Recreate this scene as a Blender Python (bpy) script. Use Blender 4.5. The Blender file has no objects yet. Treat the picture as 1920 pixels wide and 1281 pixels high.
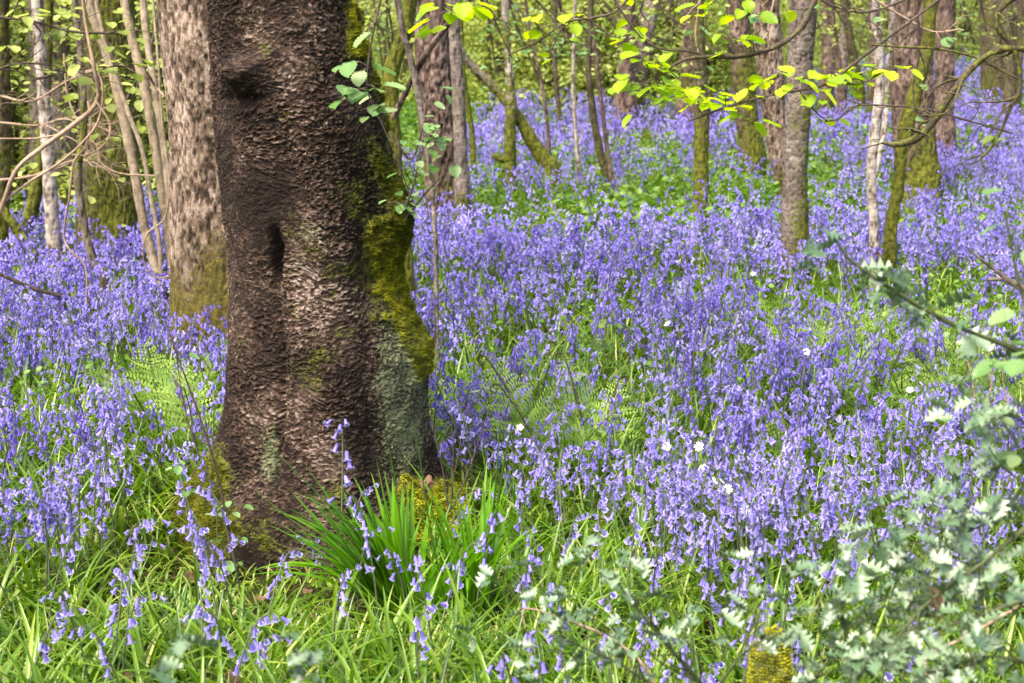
import bpy, math, random
import numpy as np
from mathutils import Vector, Matrix

# ------------------------------------------------------------------ camera, sky, sun, exposure
sc = bpy.context.scene
COL = sc.collection
F_PX, CH, HOR = 3045.0, 1.5, -60.0            # focal length in photo pixels, eye height, horizon row
PITCH = math.atan((640.5 - HOR) / F_PX)
cam_d = bpy.data.cameras.new('camera')
cam = bpy.data.objects.new('camera', cam_d); COL.objects.link(cam)
cam.location = (0, 0, CH); cam.rotation_euler = (math.pi / 2 - PITCH, 0, 0)
cam_d.sensor_width = 36; cam_d.lens = 36 * F_PX / 1920
cam_d.clip_start = 0.05; cam_d.clip_end = 500
cam_d.dof.use_dof = True; cam_d.dof.focus_distance = 4.4; cam_d.dof.aperture_fstop = 7.0
sc.camera = cam
SUN_EL, SUN_AZ = math.radians(58), math.radians(-138)    # azimuth measured from +Y towards +X
w = bpy.data.worlds.new('World'); sc.world = w; w.use_nodes = True
nt = w.node_tree
sky = nt.nodes.new('ShaderNodeTexSky'); sky.sky_type = 'NISHITA'; sky.sun_disc = False
sky.sun_elevation = SUN_EL; sky.sun_rotation = SUN_AZ; sky.dust_density = 8.0; sky.ozone_density = .4
bg = nt.nodes['Background']; bg.inputs['Strength'].default_value = 0.15
nt.links.new(sky.outputs[0], bg.inputs[0])
sl = bpy.data.lights.new('sun', 'SUN'); sl.energy = 1.45; sl.angle = math.radians(13.0); sl.color = (1, .95, .86)
so = bpy.data.objects.new('sun', sl); COL.objects.link(so)
sdir = Vector((math.sin(SUN_AZ) * math.cos(SUN_EL), math.cos(SUN_AZ) * math.cos(SUN_EL), math.sin(SUN_EL)))
so.rotation_euler = sdir.to_track_quat('Z', 'Y').to_euler(); so.location = sdir * 30
sc.view_settings.view_transform = 'Standard'; sc.view_settings.look = 'None'
sc.view_settings.exposure = 1.48; sc.view_settings.gamma = 1
sc.cycles.max_bounces = 6; sc.cycles.transparent_max_bounces = 4

rng = np.random.default_rng(7); random.seed(7)
CP, SP = math.cos(PITCH), math.sin(PITCH)

# ------------------------------------------------------------------ pixel <-> place
def ray(px, py):
    a, b = (px - 960) / F_PX, -(py - 640.5) / F_PX
    return np.array([a, CP + b * SP, -SP + b * CP])
def P(px, py, D):                              # the place seen at a photo pixel, D metres in front
    d = ray(px, py); return np.array([0, 0, CH]) + d * (D / d[1])
def terr(x, y):
    return (0.035 * np.sin(x * 0.9 + 1.3) * np.cos(y * 0.7) + 0.05 * np.sin(x * .31 + y * .23)
            + 0.012 * np.sin(x * 3.1 + y * 2.2)) * np.clip((y - 3) / 4, 0.15, 1) 
def Gd(px, py):                                # the ground point seen at a photo pixel
    d = ray(px, py); t = CH / -d[2]
    for _ in range(6):
        q = np.array([0, 0, CH]) + d * t
        t = (CH - terr(q[0], q[1])) / -d[2]
    q = np.array([0, 0, CH]) + d * t; q[2] = terr(q[0], q[1]); return q
def proj(V):
    V = np.asarray(V, float); x, y, z = V[..., 0], V[..., 1], V[..., 2] - CH
    f = y * CP - z * SP; u = y * SP + z * CP
    return 960 + F_PX * x / f, 640.5 - F_PX * u / f

# ------------------------------------------------------------------ noise
_tab = np.random.default_rng(3).random(65536)
def vnoise(p):
    p = np.asarray(p, float); i = np.floor(p).astype(np.int64); f = p - i; f = f * f * f * (f * (f * 6 - 15) + 10)
    def h(a, b, c): return _tab[((a * 73856093) ^ (b * 19349663) ^ (c * 83492791)) & 65535]
    r = 0
    X, Y, Z = i[:, 0], i[:, 1], i[:, 2]; fx, fy, fz = f[:, 0], f[:, 1], f[:, 2]
    for dx in (0, 1):
        wx = fx if dx else 1 - fx
        for dy in (0, 1):
            wy = fy if dy else 1 - fy
            for dz in (0, 1):
                r = r + wx * wy * (fz if dz else 1 - fz) * h(X + dx, Y + dy, Z + dz)
    return r * 2 - 1
def fbm(p, o=3, g=.5):
    p = np.asarray(p, float); s = 0; a = 1; t = 0
    for k in range(o):
        s = s + a * vnoise(p * 2 ** k + 17.3 * k); t += a; a *= g
    return s / t
def sstep(x, a, b):
    t = np.clip((x - a) / (b - a), 0, 1); return t * t * (3 - 2 * t)

# ------------------------------------------------------------------ mesh accumulator
class G:
    def __init__(s): s.V = []; s.F = []; s.M = []; s.A = {'tint': [], 'moss': [], 'aux': []}; s.n = 0
    def add(s, V, F, mat=0, tint=0.5, moss=0.0, aux=0.0):
        V = np.asarray(V, np.float32).reshape(-1, 3); F = np.asarray(F, np.int64)
        s.V.append(V); s.F.append(F + s.n); s.M.append(np.full(len(F), mat, np.int32) if np.isscalar(mat) else np.asarray(mat, np.int32))
        for k, v in (('tint', tint), ('moss', moss), ('aux', aux)):
            s.A[k].append(np.full(len(V), v, np.float32) if np.isscalar(v) else np.asarray(v, np.float32).ravel())
        s.n += len(V); return s
    def arr(s):                                # one template: verts, faces grouped by size
        return np.concatenate(s.V), s.F, s.M, {k: np.concatenate(v) for k, v in s.A.items()}
    def mesh(s, name, mats, smooth=True):
        me = bpy.data.meshes.new(name)
        V = np.concatenate(s.V); me.vertices.add(len(V)); me.vertices.foreach_set('co', V.ravel())
        loops = np.concatenate([f.ravel() for f in s.F]).astype(np.int32)
        cnt = np.concatenate([np.full(len(f), f.shape[1], np.int32) for f in s.F])
        me.loops.add(len(loops)); me.loops.foreach_set('vertex_index', loops)
        me.polygons.add(len(cnt))
        me.polygons.foreach_set('loop_start', np.concatenate([[0], np.cumsum(cnt)[:-1]]).astype(np.int32))
        me.polygons.foreach_set('material_index', np.concatenate(s.M))
        me.polygons.foreach_set('use_smooth', np.full(len(cnt), smooth, bool))
        for k, v in s.A.items():
            a = np.concatenate(v)
            if k == 'tint' or a.any():
                me.attributes.new(k, 'FLOAT', 'POINT').data.foreach_set('value', a)
        for m in mats: me.materials.append(m)
        me.update(calc_edges=True); return me
def scat(g, T, R, O, tint=None, mat=None):     # many copies of template T into ONE mesh g
    V, Fs, Ms, A = T; k, n = len(O), len(V)
    W = np.einsum('kij,nj->kni', R, V) + O[:, None, :]
    off = (np.arange(k) * n)[:, None, None]
    tt = A['tint'][None, :] * np.ones((k, 1)) if tint is None else (A['tint'][None, :] * .3 + tint[:, None] * .7)
    base = g.n; g.V.append(W.reshape(-1, 3).astype(np.float32)); g.n += k * n
    g.A['tint'].append(tt.ravel().astype(np.float32))
    for q in ('moss', 'aux'): g.A[q].append(np.tile(A[q], k).astype(np.float32))
    for F, M in zip(Fs, Ms):
        g.F.append((F[None] + off).reshape(-1, F.shape[1]) + base); g.M.append(np.tile(M, k))
def obj(name, me, parent=None, loc=None):
    o = bpy.data.objects.new(name, me); COL.objects.link(o)
    if parent is not None: o.parent = parent
    if loc is not None: o.location = [float(a) for a in loc]
    return o
def tag(o, label=None, cat=None, group=None, kind=None):
    if label: o['label'] = label
    if cat: o['category'] = cat
    if group: o['group'] = group
    if kind: o['kind'] = kind
    return o
def thing(name, label, cat, loc=(0, 0, 0), group=None):
    return tag(obj(name, None, None, loc), label, cat, group)
def rel(pts, root): return np.asarray(pts, float) - np.array(root.location)
def rots(yaw, pitch=None, roll=None, sc_=None):
    k = len(yaw); z = np.zeros(k); o = np.ones(k)
    c, s = np.cos(yaw), np.sin(yaw); R = np.stack([c, -s, z, s, c, z, z, z, o], -1).reshape(k, 3, 3)
    if pitch is not None:
        c, s = np.cos(pitch), np.sin(pitch); R = R @ np.stack([o, z, z, z, c, -s, z, s, c], -1).reshape(k, 3, 3)
    if roll is not None:
        c, s = np.cos(roll), np.sin(roll); R = R @ np.stack([c, z, s, z, o, z, -s, z, c], -1).reshape(k, 3, 3)
    if sc_ is not None: R = R * np.asarray(sc_)[:, None, None]
    return R

def grid_faces(nr, nc, closed=False):
    r = np.arange(nr - 1)[:, None]; c = np.arange(nc if closed else nc - 1)[None]
    a = r * nc + c; b = r * nc + (c + 1) % nc
    return np.stack([a, b, b + nc, a + nc], -1).reshape(-1, 4)
def smooth_path(pts, n):
    p = np.asarray(pts, float)
    if len(p) == 2: p = np.vstack([p[0], p.mean(0), p[1]])
    e = np.vstack([2 * p[0] - p[1], p, 2 * p[-1] - p[-2]]); out = []
    L = np.linalg.norm(np.diff(p[:, :3], axis=0), axis=1); cum = np.concatenate([[0], np.cumsum(L)])
    for u in np.linspace(0, cum[-1], n):
        i = min(max(np.searchsorted(cum, u, 'right') - 1, 0), len(p) - 2); t = (u - cum[i]) / max(L[i], 1e-9)
        a, b, c, d = e[i], e[i + 1], e[i + 2], e[i + 3]
        out.append(.5 * ((2 * b) + (-a + c) * t + (2 * a - 5 * b + 4 * c - d) * t * t + (-a + 3 * b - 3 * c + d) * t ** 3))
    return np.array(out)
def frames(c):
    T = np.gradient(c, axis=0); T /= np.linalg.norm(T, axis=1)[:, None] + 1e-12
    U = np.zeros_like(T); u = np.cross(T[0], [0, 1, .01]); 
    if np.linalg.norm(u) < .2: u = np.cross(T[0], [1, 0, 0])
    for i, t in enumerate(T):
        u = u - t * u.dot(t); u = u / (np.linalg.norm(u) + 1e-12); U[i] = u
    return T, U, np.cross(T, U)
def tube(pts, rad, n=None, sides=6, wob=0.0, seed=0):
    """pts k x 3 control points, rad k radii -> verts, quads (last ring closed to a point)"""
    pr = np.column_stack([pts, rad]); n = n or max(3, len(pr) * 3)
    s = smooth_path(pr, n); c, r = s[:, :3], np.maximum(s[:, 3], 2e-4)
    T, U, W = frames(c); a = np.linspace(0, 2 * np.pi, sides, endpoint=False)
    if wob: r = r * (1 + wob * vnoise(np.column_stack([np.arange(n) * .7, np.full(n, seed * 3.1), np.zeros(n)])))
    V = c[:, None] + r[:, None, None] * (np.cos(a)[None, :, None] * U[:, None] + np.sin(a)[None, :, None] * W[:, None])
    return V.reshape(-1, 3), grid_faces(n, sides, True), c, r

# ------------------------------------------------------------------ materials
def mat(name, rough=.6, spec=.5):
    m = bpy.data.materials.new(name); m.use_nodes = True; t = m.node_tree
    b = t.nodes['Principled BSDF']; b.inputs['Roughness'].default_value = rough; b.inputs['Specular IOR Level'].default_value = spec
    return m, t, b
def nd(t, typ, **kw):
    n = t.nodes.new(typ)
    for k, v in kw.items(): setattr(n, k, v)
    return n
def lk(t, a, b): t.links.new(a, b)
def ramp(t, fac, stops):
    r = nd(t, 'ShaderNodeValToRGB'); e = r.color_ramp.elements
    while len(e) < len(stops): e.new(.5)
    for q, (p, c) in zip(e, stops): q.position = p; q.color = (*c, 1)
    if fac is not None: lk(t, fac, r.inputs[0])
    return r.outputs[0]
def attr(t, name): return nd(t, 'ShaderNodeAttribute', attribute_name=name).outputs['Fac']
def tintfac(t, osc=.35, nsc=0, nam=.25):
    """per-plant tint attribute + per-object random + a little noise"""
    a = attr(t, 'tint'); oi = nd(t, 'ShaderNodeObjectInfo').outputs['Random']
    m = nd(t, 'ShaderNodeMath', operation='MULTIPLY_ADD'); lk(t, oi, m.inputs[0]); m.inputs[1].default_value = osc
    lk(t, a, m.inputs[2]); o = m.outputs[0]
    s = nd(t, 'ShaderNodeMath', operation='SUBTRACT'); lk(t, o, s.inputs[0]); s.inputs[1].default_value = osc / 2; o = s.outputs[0]
    if nsc:
        n = nd(t, 'ShaderNodeTexNoise'); n.inputs['Scale'].default_value = nsc
        g = nd(t, 'ShaderNodeNewGeometry'); lk(t, g.outputs['Position'], n.inputs['Vector'])
        m2 = nd(t, 'ShaderNodeMath', operation='MULTIPLY_ADD'); lk(t, n.outputs[0], m2.inputs[0]); m2.inputs[1].default_value = nam * 2
        m3 = nd(t, 'ShaderNodeMath', operation='SUBTRACT'); lk(t, o, m3.inputs[0]); m3.inputs[1].default_value = nam; lk(t, m3.outputs[0], m2.inputs[2]); o = m2.outputs[0]
    return o
def leafmat(name, stops, rough=.45, trans=.45, spec=.5, nsc=0, nam=.25, tcol=1.3, bump=0):
    m, t, b = mat(name, rough, spec); c = ramp(t, tintfac(t, nsc=nsc, nam=nam), stops); lk(t, c, b.inputs['Base Color'])
    tr = nd(t, 'ShaderNodeBsdfTranslucent'); mx = nd(t, 'ShaderNodeMixShader'); mx.inputs[0].default_value = trans
    hs = nd(t, 'ShaderNodeHueSaturation'); hs.inputs['Value'].default_value = tcol; hs.inputs['Saturation'].default_value = 1.1; lk(t, c, hs.inputs['Color'])
    lk(t, hs.outputs[0], tr.inputs[0]); lk(t, b.outputs[0], mx.inputs[1]); lk(t, tr.outputs[0], mx.inputs[2])
    lk(t, mx.outputs[0], t.nodes['Material Output'].inputs[0])
    return m
def barkmat(name, dark, mid, light, mossd=(.018, .026, .004), mossl=(.20, .21, .022), sc_=(60, 60, 60), lich=(.29, .33, .17), bump=.6, lo=.35, hi=.68, patch=5):
    m, t, b = mat(name, .85, .25); tc = nd(t, 'ShaderNodeTexCoord').outputs['Object']
    mp = nd(t, 'ShaderNodeMapping'); mp.inputs['Scale'].default_value = sc_; lk(t, tc, mp.inputs[0])
    n1 = nd(t, 'ShaderNodeTexNoise'); n1.inputs['Scale'].default_value = 1; n1.inputs['Detail'].default_value = 8; n1.inputs['Roughness'].default_value = .7; lk(t, mp.outputs[0], n1.inputs['Vector'])
    n2 = nd(t, 'ShaderNodeTexNoise'); n2.inputs['Scale'].default_value = patch; n2.inputs['Detail'].default_value = 6; n2.inputs['Roughness'].default_value = .65; lk(t, tc, n2.inputs['Vector'])
    ad = nd(t, 'ShaderNodeMath', operation='ADD'); lk(t, n1.outputs[0], ad.inputs[0]); lk(t, n2.outputs[0], ad.inputs[1])
    ax = nd(t, 'ShaderNodeMath', operation='MULTIPLY_ADD'); lk(t, attr(t, 'aux'), ax.inputs[0]); ax.inputs[1].default_value = .3; lk(t, ad.outputs[0], ax.inputs[2])
    hf = nd(t, 'ShaderNodeMath', operation='MULTIPLY'); lk(t, ax.outputs[0], hf.inputs[0]); hf.inputs[1].default_value = .5
    c = ramp(t, hf.outputs[0], [(lo, dark), ((lo + hi) / 2, mid), (hi, light)])
    n3 = nd(t, 'ShaderNodeTexNoise'); n3.inputs['Scale'].default_value = 42; n3.inputs['Detail'].default_value = 8; n3.inputs['Roughness'].default_value = .72; lk(t, tc, n3.inputs['Vector'])
    mc = ramp(t, n3.outputs[0], [(.34, mossd), (.68, mossl)])
    ms = nd(t, 'ShaderNodeMath', operation='MULTIPLY_ADD'); lk(t, n1.outputs[0], ms.inputs[0]); ms.inputs[1].default_value = 1.9
    mm = nd(t, 'ShaderNodeMath', operation='SUBTRACT'); lk(t, attr(t, 'moss'), mm.inputs[0]); mm.inputs[1].default_value = .95; lk(t, mm.outputs[0], ms.inputs[2])
    mr = nd(t, 'ShaderNodeMapRange'); lk(t, ms.outputs[0], mr.inputs[0]); mr.inputs[1].default_value = .38; mr.inputs[2].default_value = .58
    x = nd(t, 'ShaderNodeMix', data_type='RGBA'); lk(t, mr.outputs[0], x.inputs[0]); lk(t, c, x.inputs[6]); lk(t, mc, x.inputs[7])
    # lichen where the tint attribute is above 1
    lm = nd(t, 'ShaderNodeMath', operation='MULTIPLY_ADD'); lk(t, n1.outputs[0], lm.inputs[0]); lm.inputs[1].default_value = 1.5
    l0 = nd(t, 'ShaderNodeMath', operation='SUBTRACT'); lk(t, attr(t, 'tint'), l0.inputs[0]); l0.inputs[1].default_value = .5; lk(t, l0.outputs[0], lm.inputs[2])
    l2 = nd(t, 'ShaderNodeMapRange'); lk(t, lm.outputs[0], l2.inputs[0]); l2.inputs[1].default_value = .98; l2.inputs[2].default_value = 1.30; l2.inputs[4].default_value = .75
    y = nd(t, 'ShaderNodeMix', data_type='RGBA'); lk(t, l2.outputs[0], y.inputs[0]); lk(t, x.outputs[2], y.inputs[6]); y.inputs[7].default_value = (*lich, 1)
    lk(t, y.outputs[2], b.inputs['Base Color'])
    bp = nd(t, 'ShaderNodeBump'); bp.inputs['Strength'].default_value = bump; bp.inputs['Distance'].default_value = .012
    ba = nd(t, 'ShaderNodeMath', operation='ADD'); lk(t, n1.outputs[0], ba.inputs[0]); lk(t, n3.outputs[0], ba.inputs[1])
    lk(t, ba.outputs[0], bp.inputs['Height']); lk(t, bp.outputs[0], b.inputs['Normal'])
    return m

M = {}
M['bark_main'] = barkmat('cherry_bark', (.018, .010, .007), (.10, .064, .045), (.48, .37, .31), sc_=(95, 95, 150), bump=1., lo=.42, hi=.70)
M['bark_plate'] = barkmat('plated_bark', (.03, .02, .013), (.17, .12, .085), (.54, .43, .34), sc_=(120, 120, 65), mossl=(.20, .165, .03), mossd=(.035, .032, .008), bump=.9, lo=.37, hi=.62)
M['bark_brown'] = barkmat('brown_bark', (.04, .028, .022), (.13, .09, .07), (.36, .26, .22), sc_=(70, 70, 30), lo=.38, hi=.66)
M['bark_grey'] = barkmat('grey_bark', (.06, .048, .038), (.17, .14, .115), (.36, .31, .27), sc_=(35, 35, 90), lo=.36, hi=.66)
M['bark_birch'] = barkmat('birch_bark', (.09, .06, .045), (.30, .26, .22), (.50, .46, .41), sc_=(10, 10, 45), lo=.38, hi=.60)
M['bark_hazel'] = barkmat('hazel_bark', (.16, .125, .08), (.29, .235, .16), (.42, .35, .25), sc_=(30, 30, 80), lo=.36, hi=.66, bump=.3)
M['bark_mossy'] = barkmat('mossy_bark', (.035, .03, .015), (.09, .075, .04), (.22, .18, .12), sc_=(60, 60, 60))
M['bark_twig'] = barkmat('twig_bark', (.03, .022, .018), (.075, .055, .042), (.19, .15, .12), sc_=(90, 90, 90), bump=.4)
M['bark_vine'] = barkmat('vine_bark', (.14, .09, .06), (.32, .23, .16), (.5, .4, .3), sc_=(60, 60, 60), bump=.3)
M['bell'] = leafmat('bluebell_petal', [(0, (.11, .075, .38)), (.3, (.23, .185, .62)), (.65, (.38, .33, .79)), (1, (.56, .52, .89))], rough=.5, trans=.35, spec=.3, nsc=9, nam=.12, tcol=1.15)
M['bell_stem'] = leafmat('bluebell_stem', [(0, (.06, .06, .07)), (1, (.12, .16, .06))], rough=.5, trans=.0)
M['grass'] = leafmat('grass_blade', [(0, (.02, .055, .005)), (.35, (.085, .19, .010)), (.75, (.21, .35, .022)), (1, (.46, .48, .13))], rough=.32, trans=.4, spec=.6, nsc=5, nam=.2)
M['herb'] = leafmat('herb_leaf', [(0, (.05, .13, .015)), (.5, (.13, .26, .03)), (1, (.30, .44, .07))], rough=.45, trans=.4, nsc=2)
M['wood'] = leafmat('woodrush_blade', [(0, (.06, .18, .006)), (1, (.17, .40, .012))], rough=.3, trans=.45, spec=.5, nsc=12)
M['hazel'] = leafmat('hazel_leaf', [(0, (.20, .36, .02)), (.5, (.40, .55, .02)), (1, (.62, .70, .03))], rough=.5, trans=.5, nsc=25, nam=.15, tcol=1.5)
M['hazelp'] = leafmat('pale_leaf', [(0, (.10, .23, .05)), (.5, (.22, .38, .13)), (1, (.40, .52, .24))], rough=.4, trans=.45, nsc=25, nam=.15)
M['fol'] = leafmat('wood_foliage', [(0, (.14, .21, .035)), (.5, (.36, .44, .10)), (1, (.60, .65, .22))], rough=.5, trans=.5, nsc=.7, nam=.25, tcol=1.4)  # tints paled to carry the haze of the far foliage
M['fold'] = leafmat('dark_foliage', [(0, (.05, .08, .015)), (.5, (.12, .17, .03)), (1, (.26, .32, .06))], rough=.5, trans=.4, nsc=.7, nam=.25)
M['fern'] = leafmat('fern_frond', [(0, (.07, .19, .025)), (1, (.40, .56, .12))], rough=.5, trans=.45, nsc=8)
M['moss'] = leafmat('moss_tuft', [(0, (.02, .03, .005)), (.5, (.15, .16, .012)), (1, (.52, .52, .03))], rough=.8, trans=.3, spec=.1, nsc=32, nam=.55)
M['holly'] = leafmat('holly_leaf', [(0, (.04, .10, .03)), (.5, (.11, .20, .085)), (1, (.30, .40, .24))], rough=.42, trans=.12, spec=1., nsc=30, nam=.3)  # base colour lightened to stand in for sky reflected on dark leaves
hb = M['holly'].node_tree.nodes['Principled BSDF']; hb.inputs['Coat Weight'].default_value = .6; hb.inputs['Coat Roughness'].default_value = .42; hb.inputs['Coat IOR'].default_value = 1.7
M['white'] = leafmat('white_petal', [(0, (.8, .82, .76)), (1, (.9, .9, .88))], rough=.5, trans=.3)
M['dead'] = leafmat('dead_leaf', [(0, (.06, .03, .016)), (.5, (.20, .11, .06)), (1, (.48, .32, .18))], rough=.7, trans=.2, nsc=40)
M['ivy'] = leafmat('ivy_leaf', [(0, (.02, .06, .015)), (1, (.06, .14, .03))], rough=.25, trans=.15, spec=.7)
mg, t, b = mat('woodland_soil', .95, .1)
n = nd(t, 'ShaderNodeTexNoise'); n.inputs['Scale'].default_value = 6; n.inputs['Detail'].default_value = 10; n.inputs['Roughness'].default_value = .75
lk(t, nd(t, 'ShaderNodeTexCoord').outputs['Object'], n.inputs['Vector'])
lk(t, ramp(t, n.outputs[0], [(.3, (.018, .013, .008)), (.5, (.045, .045, .015)), (.7, (.06, .085, .02))]), b.inputs['Base Color'])
bp = nd(t, 'ShaderNodeBump'); bp.inputs['Distance'].default_value = .05; lk(t, n.outputs[0], bp.inputs['Height']); lk(t, bp.outputs[0], b.inputs['Normal'])
M['soil'] = mg

# ------------------------------------------------------------------ ground
ys = np.concatenate([np.linspace(-12, 2, 15), np.linspace(2.2, 20, 180), np.linspace(20.5, 140, 60)])
xs = np.concatenate([np.linspace(-90, -13, 25), np.linspace(-12.5, 12.5, 201), np.linspace(13, 90, 25)])
X, Y = np.meshgrid(xs, ys)
Z = terr(X, Y) + 0.01 * vnoise(np.column_stack([X.ravel() * 6, Y.ravel() * 6, X.ravel() * 0])).reshape(X.shape)
g = G(); g.add(np.stack([X, Y, Z], -1), grid_faces(*X.shape))
tag(obj('ground', g.mesh('ground', [M['soil']])), kind='structure')

# ------------------------------------------------------------------ leaf templates
def leaf_tmpl(kind='hazel', near=True):
    g = G()
    if kind == 'holly':
        nr = 9; t = np.linspace(0, 1, nr); w_ = .27 * np.sin(np.pi * np.clip(t, .02, .99) ** .85) ** .7
        sp = np.where(np.arange(nr) % 2 == 1, 1.5, .5); w_ = w_ * sp; w_[-1] = .0; w_[0] = .02
        cols = np.array([-1, -.5, 0, .5, 1]); lift = np.where(np.arange(nr) % 2 == 1, .20, -.06)
        V = np.stack([w_[:, None] * cols, np.repeat(t[:, None], 5, 1), np.abs(cols)[None] ** 1.5 * lift[:, None] - .12 * t[:, None] ** 2], -1)
    elif near:
        nr = 13; t = np.linspace(0, 1, nr); w_ = .44 * np.sin(np.pi * t ** .8) ** .62 * (1 - .12 * t); w_[0] = .03; w_[-1] = 0
        w_ = w_ * (1 + .09 * np.where(np.arange(nr) % 2, 1, -1)); cols = np.linspace(-1, 1, 5)
        V = np.stack([w_[:, None] * cols, t[:, None] * np.ones(5) + .06 * np.abs(cols), .10 * np.abs(cols) - .16 * t[:, None] ** 2 + .018 * np.where(np.arange(nr) % 2, 1, -1)[:, None] * np.abs(cols)], -1)
    else:
        w_ = np.array([.04, .34, .36, .0]); t = np.array([0, .3, .65, 1]); cols = np.array([-1, 0, 1])
        V = np.stack([w_[:, None] * cols, t[:, None] * np.ones(3), .1 * np.abs(cols) - .14 * t[:, None] ** 2], -1)
    g.add(V, grid_faces(V.shape[0], V.shape[1])); return g.arr()
T_HAZEL, T_HOLLY, T_LEAF = leaf_tmpl('hazel'), leaf_tmpl('holly'), leaf_tmpl('hazel', False)
def leaves(g, T, pos, size, flat=.5, yaw=None, mat_tint=None, droop=.2):
    pos = np.asarray(pos, float).reshape(-1, 3); k = len(pos)
    if k == 0: return
    yaw = rng.uniform(0, 2 * np.pi, k) if yaw is None else np.asarray(yaw)
    R = rots(yaw, -droop + rng.normal(0, flat, k), rng.normal(0, flat, k), size * rng.uniform(.65, 1.2, k))
    scat(g, T, R, pos, tint=rng.random(k) if mat_tint is None else mat_tint)

# ------------------------------------------------------------------ trunks
def bole(root, pts, rad, bark, name='trunk', moss_h=.3, moss_all=0., moss_side=0., amp=.012, stretch=.4, px=None, flare=.35, seed=0, base=True, lichen=0, D=10):
    """pts from the base up (world), rad at each; a displaced round sweep with a moss attribute"""
    pts = np.asarray(pts, float); rad = np.asarray(rad, float)
    L = np.linalg.norm(np.diff(pts, axis=0), axis=1).sum(); step = max(D / F_PX * 1.875 * .9, .003)
    n = int(np.clip(L / step, 12, 420)); sides = int(np.clip(2 * np.pi * rad.max() / step, 8, 420))
    s = smooth_path(np.column_stack([pts, rad]), n); c, r = s[:, :3], s[:, 3]
    T, U, W = frames(c); a = np.linspace(0, 2 * np.pi, sides, endpoint=False)
    h = c[:, 2] - c[0, 2]
    N = np.cos(a)[None, :, None] * U[:, None] + np.sin(a)[None, :, None] * W[:, None]
    rr = r[:, None] * np.ones(sides)
    if base:
        fl = flare * np.exp(-np.maximum(h, 0) / (r[0] * 2.2 + .03))
        lobes = .55 + .45 * np.cos(a * (3 + seed % 3) + seed) * .8
        rr = rr * (1 + fl[:, None] * lobes[None])
    q = (c[:, None] + rr[..., None] * N).reshape(-1, 3)
    sca = .5 / max(rad.max(), .02)
    big = fbm(q * [sca * 2, sca * 2, sca] + seed * 7.7, 2).reshape(n, sides)
    f = 1 / max(.012, rad.max() * .065)
    fine = fbm(q * [f, f, f * stretch] + seed * 3.3, 3).reshape(n, sides)
    fine = fine - .5 * np.abs(fine)
    V = c[:, None] + (rr + big * rad.max() * .11 + fine * amp)[..., None] * N
    nz = fbm(q * 3.2 + seed * 5.1, 3).reshape(n, sides)
    moss = moss_all + .08 + 1.05 * np.exp(-(np.maximum(h, 0)[:, None] / max(moss_h, .01)) ** 1.5) * (moss_h > 0) + moss_side * N[..., 0] + .55 * nz
    g = G(); g.add(V, grid_faces(n, sides, True), moss=np.clip(moss, 0, 1.2), aux=fine * 1.2, tint=.5 + lichen * np.clip(nz * 1.5, 0, 1))
    o = obj(name, g.mesh(name, [bark]), root)
    return c, r, V
def tree(label, name, cat, ctl, bark, D=None, top=3.6, lean_y=0., group=None, branches=(), **kw):
    """ctl: (px, py, width px) from the base up; extends on above the frame"""
    D = D or F_PX * (CH - .2) / (ctl[0][1] + 60)      # the foot stands behind some 0.2 m of plants
    b0 = P(ctl[0][0], ctl[0][1], D)
    if kw.get('base', True): b0[2] = min(b0[2] - .05, float(terr(b0[0], D)) - .08)
    pts = [b0 - [0, 0, .04]] + [P(x, y, D + (lean_y * i)) for i, (x, y, w_) in enumerate(ctl)]
    rad = [ctl[0][2] / 2 * D / F_PX] + [w_ / 2 * D / F_PX for x, y, w_ in ctl]
    d = pts[-1] - pts[-2]; d = d / np.linalg.norm(d) * .7 + np.array([0, 0, .3])
    if top and pts[-1][2] < top:
        k = (top - pts[-1][2]) / max(d[2], .3); pts.append(pts[-1] + d * k * .5); rad.append(rad[-1] * .93); pts.append(pts[-1] + d * k * .5 + [rng.normal(0, .08), rng.normal(0, .08), 0]); rad.append(rad[-1] * .85)
    root = thing(name, label, cat, b0, group)
    c, r, V = bole(root, rel(pts, root), rad, bark, D=D, seed=int(ctl[0][0]) % 97, **kw)
    for br in branches:                         # ([(px,py,w)...], bark, moss)
        bp_ = [P(x, y, D + dd) for x, y, w_, dd in br[0]]
        bole(root, rel(bp_, root), [w_ / 2 * D / F_PX for x, y, w_, dd in br[0]], br[1], name='limb', moss_h=0, moss_all=br[2], amp=.004, base=False, D=D, seed=int(br[0][0][0]) % 91)
    return root

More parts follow.
